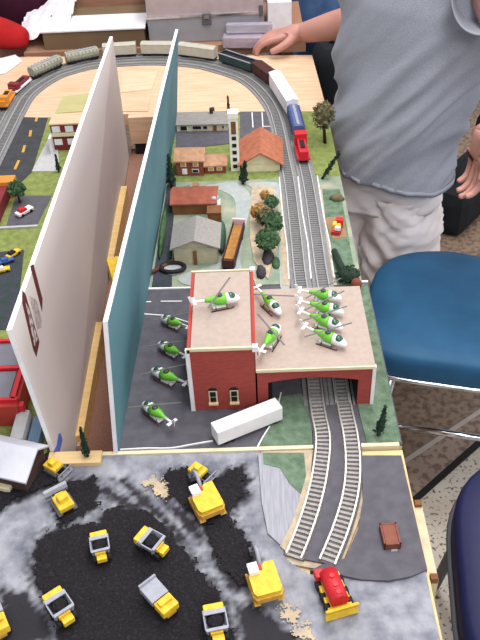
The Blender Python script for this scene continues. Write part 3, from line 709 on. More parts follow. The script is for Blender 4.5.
house('brick_house_wing', 'lower tan roofed wing on the right of the red brick house', 'house', at(205,174), at(226,173), .045, .020, .029, MATS['brick_brown'], tanroof, front_wins=[(-.4,.012,.009,.006,yellow_d),(.4,.012,.009,.006,yellow_d)])
house('chalet', 'cream front building with steep orange roof behind the dark green tree', 'house', at(242,172), at(280,171), .105, .018, .046, cream, orange_r, ridge_axis='y', over=.008)
# white tower
t = thing('white_tower', 'tall white tower with a column of square dark openings in the village', 'tower', (-.033,1.548,0))
hT = .125
part(B((0,0,hT/2),(.019,.019,hT)), 'shaft', mat('tower_white',(232,230,216),.6), t); part(B((0,0,hT+.004),(.022,.022,.012)), 'cap', MATS['tower_white'], t)
for k in range(5): part(B((0,-.010,.012+k*.0165),(.009,.002,.008)), 'opening', dark, t)
part(B((0,-.010,.102),(.010,.002,.028)), 'opening', brownw, t, 'tall brown opening')
# barn group
house('barn', 'barn with wide grey gable roof and beige front in front of the rust roofed building', 'barn', at(175,264), at(218,263), .072, .036, .052, beige, greyroof, ridge_axis='y', over=.006)
B0 = at(196,264)
tag(MB().box((B0.x,B0.y-.002,.015+TZ),(.006,.003,.03)).build('barn_post', brownw), 'brown upright post on the front of the barn', 'post')
house('rust_roof_building', 'long building with a rust red roof directly behind the barn', 'building', at(173,215), at(216,214), .06, .026, .036, brownw, rust)
t = thing('loading_shed', 'small brown timber shed right of the barn roof', 'shed', tuple(at(215,226)))
part(B((0,.01,.015),(.026,.026,.03)), 'walls', brownw, t); part(B((0,.01,.031),(.028,.028,.003)), 'roof', brownw, t)
t = thing('water_tank', 'round white tank behind the small brown shed', 'tank', tuple(at(215,212)))
part(MB().tube([(0,.008,0),(0,.008,.030)], .012, 20), 'tank_body', white, t); part(MB().tube([(0,.008,.030),(0,.008,.033)], [.0125,.004], 20), 'lid', conc, t)
tag(MB().tube([W(at(182,192,.002))+V((0,0,.005)), W(at(190,190,.002))+V((0,0,.006))], .006, 10).build('blue_barrel', bluegrey), 'blue barrel behind the rust red roof', 'barrel')
tag(B(W(at(196,189))+V((0,0,.006)),(.014,.014,.012)).build('tan_crate', card), 'tan crate behind the rust red roof beside the blue barrel', 'crate')
tag(B(W(at(205,190))+V((0,0,.004)),(.012,.006,.008)).build('red_crate', redtoy), 'tiny red crate behind the rust red roof', 'crate')
# gondola wagon on the path
A = at(239,227,.015); C2 = at(228,266,.015); A.z = C2.z = 0; ang = math.atan2((A-C2).y,(A-C2).x)
t = thing('gondola_wagon', 'brown open rail wagon with red and white end on the winding path', 'wagon', tuple((A+C2)/2), ang)
L = (A-C2).length
part(B((0,0,.009),(L,.020,.005)), 'underframe', dark, t)
mb = MB().box((0,0,.013),(L,.022,.003))
for s in (-1,1): mb.box((0,s*.0105,.020),(L,.002,.015))
mb.box((-L/2,0,.020),(.003,.023,.015)); part(mb, 'wagon_body', mat('dark_brown',(66,34,30),.7), t)
part(B((.0,0,.022),(L*.86,.017,.006)), 'wood_load', mat('ochre_wood',(156,108,50),.8,var=.2,scale=90), t)
part(B((L/2,0,.024),(.005,.024,.020)), 'end_panel', mat('pinkish_white',(220,180,185),.5), t, 'red and white end panel')
for x in (-.35,.35):
    for s in (-1,1): part(MB().tube([(x*L,s*.010,.005),(x*L,s*.007,.005)], .005, 10), 'wheel', dark, t)
# log and coil
tag(MB().tube([W(at(150,273,.006)), W(at(187,253,.006))], .0035, 8).build('fallen_pole', mat('pole_brown',(104,66,52),.85)), 'slanting brown pole lying left of the barn front', 'pole')
t = thing('black_hoop', 'black ring shaped trough at the end of the slanting pole', 'trough', tuple(at(173,270,.0)))
mb = MB(); mb.tube([(.022*math.cos(q*PI/8),.014*math.sin(q*PI/8),.006) for q in range(17)], .004, 8); part(mb, 'rim', dark, t); part(MB().tube([(0,0,.001),(0,0,.004)], [.018,.016],14), 'basin', conc, t)
tag(MB().ell(W(at(222,240))+V((0,0,.010)),(.008,.05,.016),rot=.0,jitter=.12,seg=14).build('hedge', mat('hedge_teal',(64,96,80),.95,c2=(50,80,66),scale=90,bump=.6)), 'blue green hedge between barn and brown wagon', 'hedge')
tag(MB().ell(W(at(163,235))+V((0,0,.008)),(.006,.08,.012),jitter=.15,seg=14).build('hedge', leaf_g), 'dark green hedge strip close to the teal board', 'hedge')

# ------------------------------------------------------------------ trees
def tree(p, h, rad, label, lm, style='round', lean=(0,0), n=260, size=.004, z0=None, tm=None, name='tree'):
    t = thing(name, label, 'tree', (p[0],p[1],0))
    tm = tm or bark
    top = V((lean[0],lean[1],h))
    part(MB().tube([(0,0,0), top*.5, top*.9], [h*.035+.0008,h*.03,h*.012], 7), 'trunk', tm, t)
    mb = MB()
    if style == 'cone':
        for k in range(9):
            f = k/8; q = top*(.22+.76*f); mb.leaves(q,(rad*(1-f*.85),rad*(1-f*.85),h*.09), n//9+6, size, 0)
        mb.tube([top*.15, top*.25, top*.6, top*1.0],[rad*.3,rad*.75,rad*.5,.0008],9)
    else:
        mb.ell(top*.68,(rad*.7,rad*.7,h*.24),jitter=.2); mb.leaves(top*.68,(rad,rad,h*.33), n, size)
    part(mb, 'foliage', lm, t); return t
tree(at(378,436), .058, .008, 'slim dark green conifer in the grass right of the shed', leaf_d, 'cone', (.006,.0), 160, .003, tm=mat('trunk_brown',(110,62,44),.9))
tree(at(88,459), .062, .007, 'slim dark green conifer at the near end of the brown alley', leaf_d, 'cone', (0,0), 160, .003)
tree(at(229,121), .062, .005, 'thin rust brown bare tree standing at the back edge of the lawn', mat('leaf_rust',(84,46,22),.9), 'cone', (0,0), 120, .003, tm=bark_r)
tree(at(276,186), .055, .010, 'dark green tree in front of the orange roofed chalet', leaf_d, 'cone', (.004,0), 260, .004) if False else tree(at(243,184), .052, .010, 'dark green tree in front of the orange roofed chalet', leaf_d, 'cone', (.006,0), 260, .004)
tree(at(172,188), .075, .011, 'dark conifer against the teal board by the brick house', leaf_d, 'cone', (0,0), 240, .004)
tree(at(325,143), .10, .026, 'olive brown leafy tree at the right edge of the village lawn', leaf_o, 'round', (-.008,0), 320, .005)
tree(at(322,179), .060, .006, 'thin dark leaning tree touching the grey t-shirt', leaf_d, 'cone', (.034,0), 120, .004)
tree(at(268,256), .055, .022, 'mid green tree in the middle of the tan rocky patch', leaf_g, 'round', (0,0), 500, .005)
tree(at(274,240), .060, .018, 'green tree right of the others on the rocky patch', leaf_g, 'round', (0,0), 400, .005)
tree(at(266,232), .052, .018, 'olive tree behind the mid green one on the rocky patch', leaf_o, 'round', (0,0), 400, .005)
tree(at(258,224), .044, .014, 'orange autumn tree at the left of the rocky patch', leaf_a, 'round', (0,0), 260, .004)
tree(at(272,212), .036, .014, 'green tree at the back of the rocky patch', leaf_g, 'round', (0,0), 260, .004)
tree(at(265,204), .030, .010, 'small autumn yellow tree at the very back of the rocky patch', leaf_a, 'round', (0,0), 160, .004)
tree(at(20,203), .050, .018, 'round dark bush tree between road and parking yard', leaf_g, 'round', (0,0), 260, .005)
tree(at(59,172), .04, .006, 'small dark tree against the tall board near the red building', leaf_d, 'cone', (0,0), 100, .003)
tag(MB().ell(W(at(337,200))+V((0,0,.003)),(.014,.012,.010),jitter=.2).build('shrub', leaf_o), 'low dark olive shrub on the green verge', 'shrub')
# toppled tree with brown root
A, C2 = at(334,251,.012), at(347,279,.012)
t = thing('toppled_tree', 'dark green toppled tree with brown root ball right of the tracks', 'tree', (A.x,A.y,0))
d = C2-A; d.z = 0
part(MB().tube([(0,0,.012),tuple(d*.5+V((0,0,.011))),tuple(d*.9+V((0,0,.010)))],[.006,.007,.008],10), 'trunk', leaf_d, t)
part(MB().ell(tuple(d*1.0+V((.004,.012,.012))),(.020,.016,.014),jitter=.15).leaves(tuple(d+V((.004,.012,.012))),(.023,.019,.017),120,.004), 'foliage', leaf_d, t)
part(MB().ell(tuple(d*1.1+V((.013,-.006,.012))),(.010,.009,.011),jitter=.1), 'root_ball', mat('root_brown',(120,66,48),.9), t)
# rocks
for i,(x,y,sx,sy,sz,lab) in enumerate([(268,258,.011,.026,.018,'dark rock ridge in front of the green trees'),(261,273,.010,.018,.014,'dark lower rock at the foot of the rocky patch'),(276,264,.008,.018,.012,'dark mossy rock beside the left rail bed')]):
    tag(MB().ell(W(at(x,y)),(sx,sy,sz),jitter=.22,seg=11,rings=7).build('rock', rock if i<2 else leaf_g), lab, 'rock')

# ------------------------------------------------------------------ cars and small toys
def small_car(p, ang, c1, c2, label, k=1, name='toy_car', cat='car'):
    t = thing(name, label, cat, (p[0],p[1],.0012), ang); t.scale = (k,k,k)
    part(B((0,0,.006),(.038,.016,.006), bev=.001), 'body', c1, t)
    part(B((-.004,0,.0115),(.018,.013,.006), taper=(.75,.85)), 'cab', c2, t)
    for x in (-.011,.011):
        for s in (-1,1): part(MB().tube([(x,s*.0085,.0035),(x,s*.005,.0035)], .0035, 10), 'wheel', dark, t)
    return t
small_car(at(25,214), .9, white, redtoy, 'red and white toy car in the parking yard at the left')
t = small_car(at(337,231), 1.3, redtoy, yellow, 'red and yellow toy truck on the verge right of the tracks', 1.05, 'toy_truck', 'truck')
part(B((.013,-.002,.013),(.012,.014,.010), bev=.001), 'bonnet', redtoy, t); part(B((-.006,.004,.017),(.012,.006,.006)), 'load', yellow, t); part(B((-.014,-.003,.014),(.006,.010,.006)), 'tail_box', white, t)
slab('tan_pad', pxs([(324,219),(343,217),(347,238),(333,240)]), card, 'tan square pad under the red and yellow truck', 'pad', 0, .0026)
small_car(at(14,256,.0), 1.0, yellow, dark, 'yellow toy car with black roof at the left frame edge', .8)
small_car(at(7,263,.0), .5, blue, blue, 'blue toy car beside the yellow one at the left', .75)
small_car(at(3,272,.0), .3, yellow, white, 'pale yellow toy car below the blue one at the left frame edge', .75)
t = thing('orange_building', 'flat orange roofed building with maroon side at the left frame edge', 'building', tuple(at(-8,222)), .0)
part(B((.0,.03,.014),(.035,.14,.028)), 'walls', maroon, t); part(B((.0,.108,.018),(.06,.03,.036)), 'roof_block', orange, t)
# red/white building
t = thing('red_building', 'red building with large white windows next to the road', 'building', tuple((at(56,152)+at(90,150))/2), 0)
part(B((0,.03,.032),(.085,.05,.064)), 'walls', maroon, t); part(B((0,.004,.040),(.085,.004,.008)), 'sign_band', cream, t); part(B((0,.03,.065),(.088,.053,.003)), 'roof', ply, t)
for x in (-.03,0,.03):
    for z in (.022,.053): part(B((x,.0045,z),(.018,.003,.014)), 'window', paper, t)
part(B((-.045,.0,.02),(.006,.03,.04)), 'lean_panel', paper, t)
slab('yellow_mat', pxs([(55,114),(82,112),(90,94),(63,97)]), mat('pale_yellow',(178,172,120),.8,var=.05,scale=30), 'pale yellow green square sheet on the plywood left of the grey board', 'sheet', 0, .002)
# plywood seams: thin sheets
slab('plywood_sheet', pxs([(120,98),(150,98),(148,112),(120,112)]), ply, 'small plywood offcut at the back end of the alley', 'plywood', 0, .003)
slab('plywood_sheet', pxs([(122,72),(158,72),(152,90),(121,93)]), mat('plywood_pale',(222,196,166),.6,c2=(208,178,146),scale=12,stretch=(1,10,10)), 'second plywood sheet between the two tall boards', 'plywood', 0, .002)
tag(B(W(at(213,112))+V((0,0,.006)),(.008,.006,.012)).build('brown_block', brownw), 'tiny brown block on the plywood edge behind the bungalow', 'block')

# ------------------------------------------------------------------ trains
OUT = smooth_line([V(p) for p in outer], 10)
cum = [0]
for i in range(len(OUT)-1): cum.append(cum[-1]+(OUT[i+1]-OUT[i]).length)
def on_track(s):
    for i in range(len(OUT)-1):
        if cum[i+1] >= s: return OUT[i]+(OUT[i+1]-OUT[i])*((s-cum[i])/(cum[i+1]-cum[i]))
    return OUT[-1]
def near_s(x, y, z=.02):
    p = at(x,y,z).to_2d(); return min(range(len(OUT)), key=lambda i: (OUT[i]-p).length)
def wagon(px0, px1, kind, cm, label, h=.036, zz=.02, top=None):
    s0, s1 = cum[near_s(*px0, zz)], cum[near_s(*px1, zz)]
    A, C2 = on_track(s0), on_track(s1); d = C2-A; L = d.length-.006; c = (A+C2)/2
    t = thing('rail_wagon' if kind != 'loco' else 'locomotive', label, 'train wagon' if kind != 'loco' else 'locomotive', (c.x,c.y,.0072), math.atan2(d.y,d.x), 'train on the outer loop')
    part(B((0,0,.007),(L,.020,.004)), 'underframe', dark, t)
    for x in (-L*.34,L*.34):
        part(B((x,0,.004),(.022,.018,.005)), 'bogie', dark, t)
    if kind == 'box':
        part(B((0,0,.009+h/2),(L,.028,h), bev=.001), 'body', cm, t); 
        part(MB().profile([(-.015,h+.009),(0,h+.013),(.015,h+.009)], 'x', -L/2, L/2), 'roof', top or cm, t)
        part(B((0,-.0145,.009+h/2),(.024,.001,h*.85)), 'door', cm, t); part(B((0,.0145,.009+h/2),(.024,.001,h*.85)), 'door', cm, t)
    elif kind == 'hopper':
        part(MB().profile([(-.008,.009),(-.014,.018),(-.014,h),(-.009,h+.006),(.009,h+.006),(.014,h),(.014,.018),(.008,.009)], 'x', -L/2, L/2), 'body', cm, t)
        mb = MB()
        for k in range(9): mb.box((-L/2+L*(k+.5)/9,0,.009+h/2),(.0015,.0295,h*.75))
        part(mb, 'ribs', cm, t); part(B((0,0,h+.0065),(L*.9,.006,.002)), 'roof_walk', greytoy, t)
    elif kind == 'gondola':
        mb = MB().box((0,0,.011),(L,.028,.003))
        for s in (-1,1): mb.box((0,s*.0135,.009+h/2),(L,.002,h)); mb.box((s*L/2,0,.009+h/2),(.002,.028,h))
        part(mb, 'body', cm, t); part(B((0,0,.006+h*.8),(L*.95,.022,.006)), 'load', top or dark, t)
        mb = MB()
        for s in (-1,1): mb.box((0,s*.0142,.010+h),(L,.003,.0018))
        part(mb, 'rim', greytoy if top is None else cm, t)
    elif kind == 'loco':
        part(B((0,0,.009+h*.32),(L,.018,h*.6)), 'hood', cm, t); part(B((L*.3,0,.009+h/2),(L*.22,.027,h), bev=.001), 'cab', cm, t); part(B((0,0,.010),(L*1.02,.028,.004)), 'walkway', top or cm, t)
        part(B((-L*.1,0,.010+h*.62),(L*.4,.010,.003)), 'fan_housing', dark, t)
    return t
hg = mat('hopper_grey', (150,152,138), .7, var=.12, scale=60); bg = mat('boxcar_grey', (176,172,160), .7, var=.06, scale=60)
tealc = mat('gondola_teal', (36,58,62), .6); browncar = mat('boxcar_brown', (66,34,32), .7); bluecar = mat('car_blue', (78,94,140), .6)
W0 = mat('car_white', (232,232,240), .5)
wagon((306,160),(303,138), 'loco', redtoy, 'red and black locomotive standing on the straight right track', .030)
wagon((303,136),(299,113), 'hopper', bluecar, 'blue ribbed wagon behind the red locomotive', .030)
wagon((299,112),(290,92), 'box', W0, 'white wagon with red mark beside the blue wagon', .034) if False else None
wagon((298.5,112),(279,82), 'box', W0, 'long white boxcar with red mark at the right curve of the track', .034)
wagon((277,81),(259,68), 'box', browncar, 'dark brown boxcar on the curve behind the white boxcar', .026)
wagon((257,67),(226,55), 'gondola', tealc, 'dark teal open wagon on the back curve with pale rim', .020, top=None)
wagon((222,54),(184,47), 'box', bg, 'pale grey boxcar in front of the open aluminium case', .026)
wagon((180,46),(143,45), 'box', bg, 'pale grey boxcar on the back curve right of the tall grey board', .026)
wagon((139,45),(104,48), 'box', bg, 'pale grey boxcar partly hidden by the top of the grey board', .026)
wagon((97,50),(62,58), 'hopper', hg, 'greenish grey hopper wagon in front of the brown carton', .026)
wagon((57,60),(27,75), 'hopper', hg, 'greenish grey hopper wagon at the upper left bend', .026)
wagon((24,77),(10,91), 'loco', maroon, 'small red wagon with white top at the left bend', .018, top=W0)
wagon((9,92),(1,106), 'loco', orange, 'orange engine at the far left end of the train', .022, top=orange)

# ------------------------------------------------------------------ behind the table
table('rear_table', 'brown display table behind the layout holding cases and cartons', -.64, .17, 2.262, 2.60, .0, redbrown, .03)
t = thing('aluminium_case', 'big aluminium flight case with latch standing behind the train', 'case', (-.116,2.42,0), .02)
part(B((0,0,.037),(.33,.26,.074), bev=.004), 'lower_shell', alu, t); part(B((0,0,.130),(.33,.26,.108), bev=.004), 'lid', alu_l, t)
part(B((0,-.132,.076),(.334,.006,.006)), 'seam_rail', chrome, t)
lt = part(B((.004,-.134,.066),(.026,.006,.030), bev=.001), 'latch', greydark, t); part(B((.004,-.138,.073),(.014,.003,.010)), 'latch_plate', chrome, lt)
part(B((.158,-.134,.082),(.012,.006,.03), bev=.001), 'latch', greydark, t)
for sx in (-1,1): part(B((sx*.160,-.126,.006),(.014,.012,.012), bev=.002), 'corner_cap', dark, t)
t = thing('clear_plastic_box', 'clear plastic box of pink cards between train and aluminium case', 'box', (.0,2.245,0), -.1)
part(B((0,0,.016),(.13,.04,.03), bev=.002), 'shell', plastic, t); part(B((0,0,.012),(.12,.034,.018)), 'card_insert', pinkp, t)
t = thing('clear_plastic_box', 'second clear plastic box leaning on the aluminium case by the hand', 'box', (.01,2.262,.032), -.05)
part(B((0,.0,.014),(.13,.022,.024), bev=.002), 'shell', plastic, t)
t = thing('brown_carton', 'long brown carton behind the hopper wagons at the back left', 'carton', (-.435,2.378,0), 0)
part(B((0,0,.025),(.29,.2,.05)), 'carton_body', brownbox, t); 
part(B((0,-.045,.053),(.30,.12,.006), bev=.002), 'white_sheet', paper, t, 'white paper sheet on top')
tag(B((-.43,2.56,.06+TZ),(.32,.07,.12)).build('wooden_crate', redbrown), 'reddish brown wooden box on the table behind the brown carton', 'box')
t = thing('plastic_sheet', 'crumpled white plastic sheet draped between red sleeve and brown carton', 'sheet', (-.575,2.36,0))
mb = MB(); N = 14
vs = [[mb.bm.verts.new((-.10+.17*i/N, -.06+.22*j/N, .006+.05*(i/N)+.035*abs(noise.noise(V((i*.35,j*.4,2))))+.02*(j/N))) for j in range(N+1)] for i in range(N+1)]
for i in range(N):
    for j in range(N): mb.face([vs[i][j],vs[i+1][j],vs[i+1][j+1],vs[i][j+1]], True)
part(mb, 'sheet', paper, t)
tag(B((.10,2.42,.04+TZ),(.07,.12,.08), bev=.002).build('white_carton', paper), 'white card carton just behind the resting hand', 'carton')
sh = MB().prism([(-.78,2.17),(-.66,2.245),(-.63,2.2),(-.66,2.12),(-.80,2.05)], TZ+.001, TZ+.004); 
tag(sh.build('paper_sheet', paper), 'white sheet under the red sleeve at the upper left', 'sheet')

# ------------------------------------------------------------------ people
def skin_body(name, verts, edges, radii, m, parent=None, sub=2, root=0, flat=None):
    me = bpy.data.meshes.new(name); bm_ = bmesh.new(); lay = bm_.verts.layers.skin.verify()
    vs = [bm_.verts.new(v) for v in verts]
    for p, q in edges: bm_.edges.new((vs[p], vs[q]))
    for i, rr in enumerate(radii):
        vs[i][lay].radius = rr if isinstance(rr, tuple) else (rr, rr); vs[i][lay].use_root = (i == root)
    bm_.to_mesh(me); bm_.free()
    o = bpy.data.objects.new(name, me); COL.objects.link(o)
    sk = o.modifiers.new('skin','SKIN'); sk.use_smooth_shade = True
    ss = o.modifiers.new('sub','SUBSURF'); ss.levels = sub; ss.render_levels = sub
    me.materials.append(m)
    if parent: o.parent = parent
    return o
def chain(V_, E_, R_, start, pts, rad):
    prev = start
    for p, rr in zip(pts, rad):
        V_.append(V(p)); R_.append(rr); E_.append((prev,len(V_)-1)); prev = len(V_)-1
    return prev
def hand(V_, E_, R_, wrist, d, side, palm_n, curl, k=1, thumb_up=1):
    # d: direction of fingers, side: towards the thumb, palm_n: palm normal (fingers curl this way)
    d = V(d).normalized(); n = V(palm_n); n = (n-d*n.dot(d)).normalized(); s = V(side); s = (s-d*s.dot(d)-n*s.dot(n)).normalized()
    w = V(V_[wrist])
    c = chain(V_,E_,R_,wrist,[w+d*.03*k],[.026*k])
    L = [.072,.080,.074,.058]
    for f in range(4):
        o = s*(.030-.020*f)*k; b0 = w+d*.062*k+o*.9; b1 = w+d*(.088-.003*abs(f-1))*k+o*1.05
        pts = [b0,b1]; p = b1; ang = 0; 
        for q in range(3):
            ang += curl[q]; l = L[f]*(.45,.30,.25)[q]*k; p = p+(d*math.cos(ang)+n*math.sin(ang))*l; pts.append(p)
        chain(V_,E_,R_,c,pts,[.014*k,.0105*k,.0092*k,.0084*k,.0070*k])
    p0 = w+d*.022*k+s*.026*k; p1 = p0+(d*.6+s*.7+n*.25).normalized()*.034*k; p2 = p1+(d*.85+s*.3+n*.3).normalized()*.028*k; p3 = p2+(d*.95+s*.05+n*.3).normalized()*.024*k
    chain(V_,E_,R_,c,[p0,p1,p2,p3],[.016*k,.0125*k,.0108*k,.0085*k])
# main person, standing right of the table; coordinates world
t = thing('person', 'person in grey t-shirt and pale shorts resting one hand on the plywood table', 'person', (.38,1.74,-TZ), 0)
bx, by = .38, 1.74
def wl(x,y,z): return V((x-bx,y-by,z+TZ))        # table-relative to local (thing base on floor)
Vv=[]; E_=[]; R_=[]
Vv.append(wl(.33,1.80,-.08)); R_.append((.085,.08))
sp = chain(Vv,E_,R_,0,[wl(.35,1.78,.06),wl(.37,1.76,.22),wl(.385,1.75,.38),wl(.385,1.75,.46)],[(.125,.10),(.135,.105),(.14,.10),(.07,.07)])
chest = sp-1
nk = chain(Vv,E_,R_,sp,[wl(.375,1.74,.53),wl(.36,1.73,.60),wl(.355,1.73,.68)],[.048,.075,.08])
rs = chain(Vv,E_,R_,chest,[wl(.31,1.87,.40),wl(.34,1.98,.26),wl(.345,2.07,.135),wl(.245,2.145,.085),wl(.150,2.190,.050)],[.055,.05,.047,.043,.028])
hand(Vv,E_,R_,rs,V((-1,.10,-.10)),V((0.10,-.9,-.35)),V((0,0,-1)),(.30,.50,.45),.92)
wA = atY(484,134,1.42); wB = atY(474,192,1.40)
ls = chain(Vv,E_,R_,chest,[wl(.47,1.65,.39),wl(.495,1.56,.31),wl(.545,1.48,.22),wl(.53,1.45,.13),wl(*wA)],[.055,.05,.044,.038,.027])
hand(Vv,E_,R_,ls,wB-wA,V((.3,-.9,.1)),V((-.9,-.2,0)),(.25,.5,.5),.85)
for s in (-1,1):
    x, y = .33+s*.072, 1.80-s*.045
    chain(Vv,E_,R_,0,[wl(x,y,-.16),wl(x+s*.01,y,-.36),wl(x+s*.01,y+.01,-.55),wl(x+s*.01,y+.01,-.69),wl(x-.07+s*.01,y-.05,-.715)],[.06,.05,.05,.038,.034])
body = skin_body('body', Vv, E_, R_, skin, t)
# head details
hc = wl(.352,1.728,.645)
hd = V((-.7,-.7,0)); hs = V((.7,-.7,0))
part(MB().ell(tuple(hc+hd*.068+V((0,0,-.005))),(.014,.014,.022),rot=PI/4), 'nose', skin, t)
for s in (-1,1):
    part(MB().ell(tuple(hc+hd*.066+hs*s*.032+V((0,0,.015))),(.010,.010,.008)), 'eye', white, t)
    part(MB().ell(tuple(hc+hs*s*.082+V((0,0,.0))),(.012,.012,.028)), 'ear', skin, t)
part(MB().ell(tuple(hc+hd*.068+V((0,0,-.045))),(.022,.010,.006),rot=-PI/4), 'mouth', mat('lip',(170,90,84),.5), t)
part(MB().ell(tuple(hc-hd*.012+V((0,0,.048))),(.092,.09,.070),jitter=.03,seg=20,rings=12), 'hair', hairm, t)
# t-shirt
def ring(c, rx, ry, rot, n, fold, ph, z_tilt=0):
    out = []
    for k in range(n):
        q = 2*PI*k/n; f = 1+fold*(math.sin(q*5+ph)+.6*math.sin(q*9-ph*1.7)+.4*math.sin(q*3+ph*2.3))
        p = V((rx*math.cos(q)*f, ry*math.sin(q)*f, z_tilt*math.cos(q))); p.rotate(Matrix.Rotation(rot,3,'Z')); out.append(c+p)
    return out
def cloth(name, rings, m, cap=False, th=.004):
    mb = MB(); mb.loft(rings, cap); o = mb.build(name, m, t)
    so = o.modifiers.new('s','SOLIDIFY'); so.thickness = th; ss = o.modifiers.new('u','SUBSURF'); ss.levels = ss.render_levels = 1
    return o
rot = math.radians(-35)
def ridge(v): return 1-abs(v)*2
def shirt_ring(z, c, rx, ry, n=120):
    out = []; k_ = max(0, min(1, (.40-z)/.35))
    for k in range(n):
        q = 2*PI*k/n; x, y = math.cos(q), math.sin(q)
        # diagonal folds running from the near shoulder down to the far hip
        dg = z*5.2-x*1.25
        n1 = ridge(noise.noise(V((dg*2.3, x*.5, y*.5+4)))); n2 = ridge(noise.noise(V((dg*4.6+3, x*.9+z*1.5, y*.9))))
        n3 = noise.noise(V((x*1.6,y*1.6,z*4)))
        f = 1+k_*(.105*(n1-.6)+.05*(n2-.6)+.06*n3)
        p = V((rx*x*f, ry*y*f, 0)); p.rotate(Matrix.Rotation(rot,3,'Z'))
        zz = z-.008+(.026*max(0,-x)-.034*max(0,x))*max(0,min(1,(.1-z)/.2))
        out.append(wl(c[0]+p.x,c[1]+p.y,zz))
    return out
prof_ = [(-.103,.342,1.775,.166,.150),(-.092,.342,1.775,.167,.151),(-.03,.345,1.772,.170,.152),(.05,.356,1.765,.172,.148),(.12,.365,1.76,.176,.145),(.20,.375,1.755,.182,.142),(.30,.383,1.75,.190,.14),(.36,.385,1.75,.188,.132),(.41,.385,1.75,.165,.115),(.445,.385,1.75,.105,.08),(.47,.385,1.75,.062,.055)]
def lerp_prof(z):
    for i in range(len(prof_)-1):
        if prof_[i][0] <= z <= prof_[i+1][0]:
            u = (z-prof_[i][0])/(prof_[i+1][0]-prof_[i][0]); return [a_*(1-u)+b_*u for a_,b_ in zip(prof_[i],prof_[i+1])]
    return prof_[-1]
zz_ = [-.103+.573*i/64 for i in range(65)]
R0 = []
for z in zz_:
    q = lerp_prof(z); R0.append(shirt_ring(z,(q[1],q[2]),q[3],q[4]))
mb = MB(); mb.loft(R0, False); sh_o = mb.build('t_shirt', shirtm, t); so = sh_o.modifiers.new('s','SOLIDIFY'); so.thickness = .004
hem = [[p+V((0,0,dz)) if False else V((p.x+(p.x-q_[0])*.012, p.y+(p.y-q_[1])*.012, p.z+dz)) for p in R0[0]] for dz,q_ in ((.001,(-.04,.03)),(.014,(-.04,.03)))]
mb = MB(); mb.loft(hem, False); ho = mb.build('shirt_hem', shirtm, t); ho.modifiers.new('s','SOLIDIFY').thickness = .003
def sleeve(name, pts, rad, fold=.03):
    pts = [V(p) for p in pts]; rr = []
    for i,p in enumerate(pts):
        d = (pts[min(i+1,len(pts)-1)]-pts[max(i-1,0)]).normalized(); u = d.orthogonal().normalized(); w = u.cross(d)
        rr.append([p+rad[i]*(1+fold*math.sin(4*a_+i))*(math.cos(a_)*u+math.sin(a_)*w) for a_ in [2*PI*k/20 for k in range(20)]])
    return cloth(name, rr, shirtm)
sleeve('sleeve', [wl(.36,1.80,.40),wl(.31,1.87,.39),wl(.325,1.93,.32),wl(.34,1.98,.25)], [.07,.075,.072,.072])
sleeve('sleeve', [wl(.43,1.72,.41),wl(.465,1.66,.395),wl(.485,1.60,.345),wl(*atY(489,-2,1.52))], [.075,.08,.076,.074])
def shorts_ring(c, rx, ry, z, ph, n=84, amp=1):
    out = []
    for k in range(n):
        q = 2*PI*k/n; x, y = math.cos(q), math.sin(q)
        n1 = ridge(noise.noise(V((z*16+x*1.6+ph, x*.7, y*.7)))); n2 = ridge(noise.noise(V((z*34-x*2.2+ph, x*1.4, y*1.4))))
        n3 = noise.noise(V((x*1.5+ph,y*1.5,z*6)))
        f = 1+amp*(.14*(n1-.6)+.07*(n2-.6)+.09*n3)
        p = V((rx*x*f, ry*y*f, 0)); p.rotate(Matrix.Rotation(rot,3,'Z')); out.append(wl(c[0]+p.x,c[1]+p.y,z))
    return out
R1 = [shorts_ring((.335,1.785),.150+.008*math.sin(i/6),.125,-.02-.20*i/24,1,amp=.3+.6*i/24) for i in range(25)]
mb = MB(); mb.loft(R1, False); so = mb.build('shorts', shortsm, t); so.modifiers.new('s','SOLIDIFY').thickness = .003
for s in (-1,1):
    R2_ = [shorts_ring((.33+math.cos(rot)*s*.070,1.80+math.sin(rot)*s*.070),.098-.003*i/30,.120,-.17-.30*i/30,5+s*3) for i in range(31)]
    mb = MB(); mb.loft(R2_, False); so = mb.build('shorts_leg', shortsm, t); so.modifiers.new('s','SOLIDIFY').thickness = .003
for s in (-1,1):
    x, y = .33+s*.082-.04, 1.80-s*.045-.03
    part(MB().ell(tuple(wl(x,y,-.71)),(.12,.048,.045),rot=PI/4,z0=-.9), 'shoe', paper, t)
# watch
wp = V(Vv[ls]); wd = (V(Vv[ls])-V(Vv[ls-1])).normalized()
wc = wp-wd*.018
wt = part(MB().tube([tuple(wc-wd*.009),tuple(wc+wd*.009)], .041, 18), 'watch_strap', blackc, t)
fn = V((-.35,-.9,.2)).normalized()
part(MB().tube([tuple(wc+fn*.036),tuple(wc+fn*.046)], .018, 16), 'watch_face', chrome, wt)

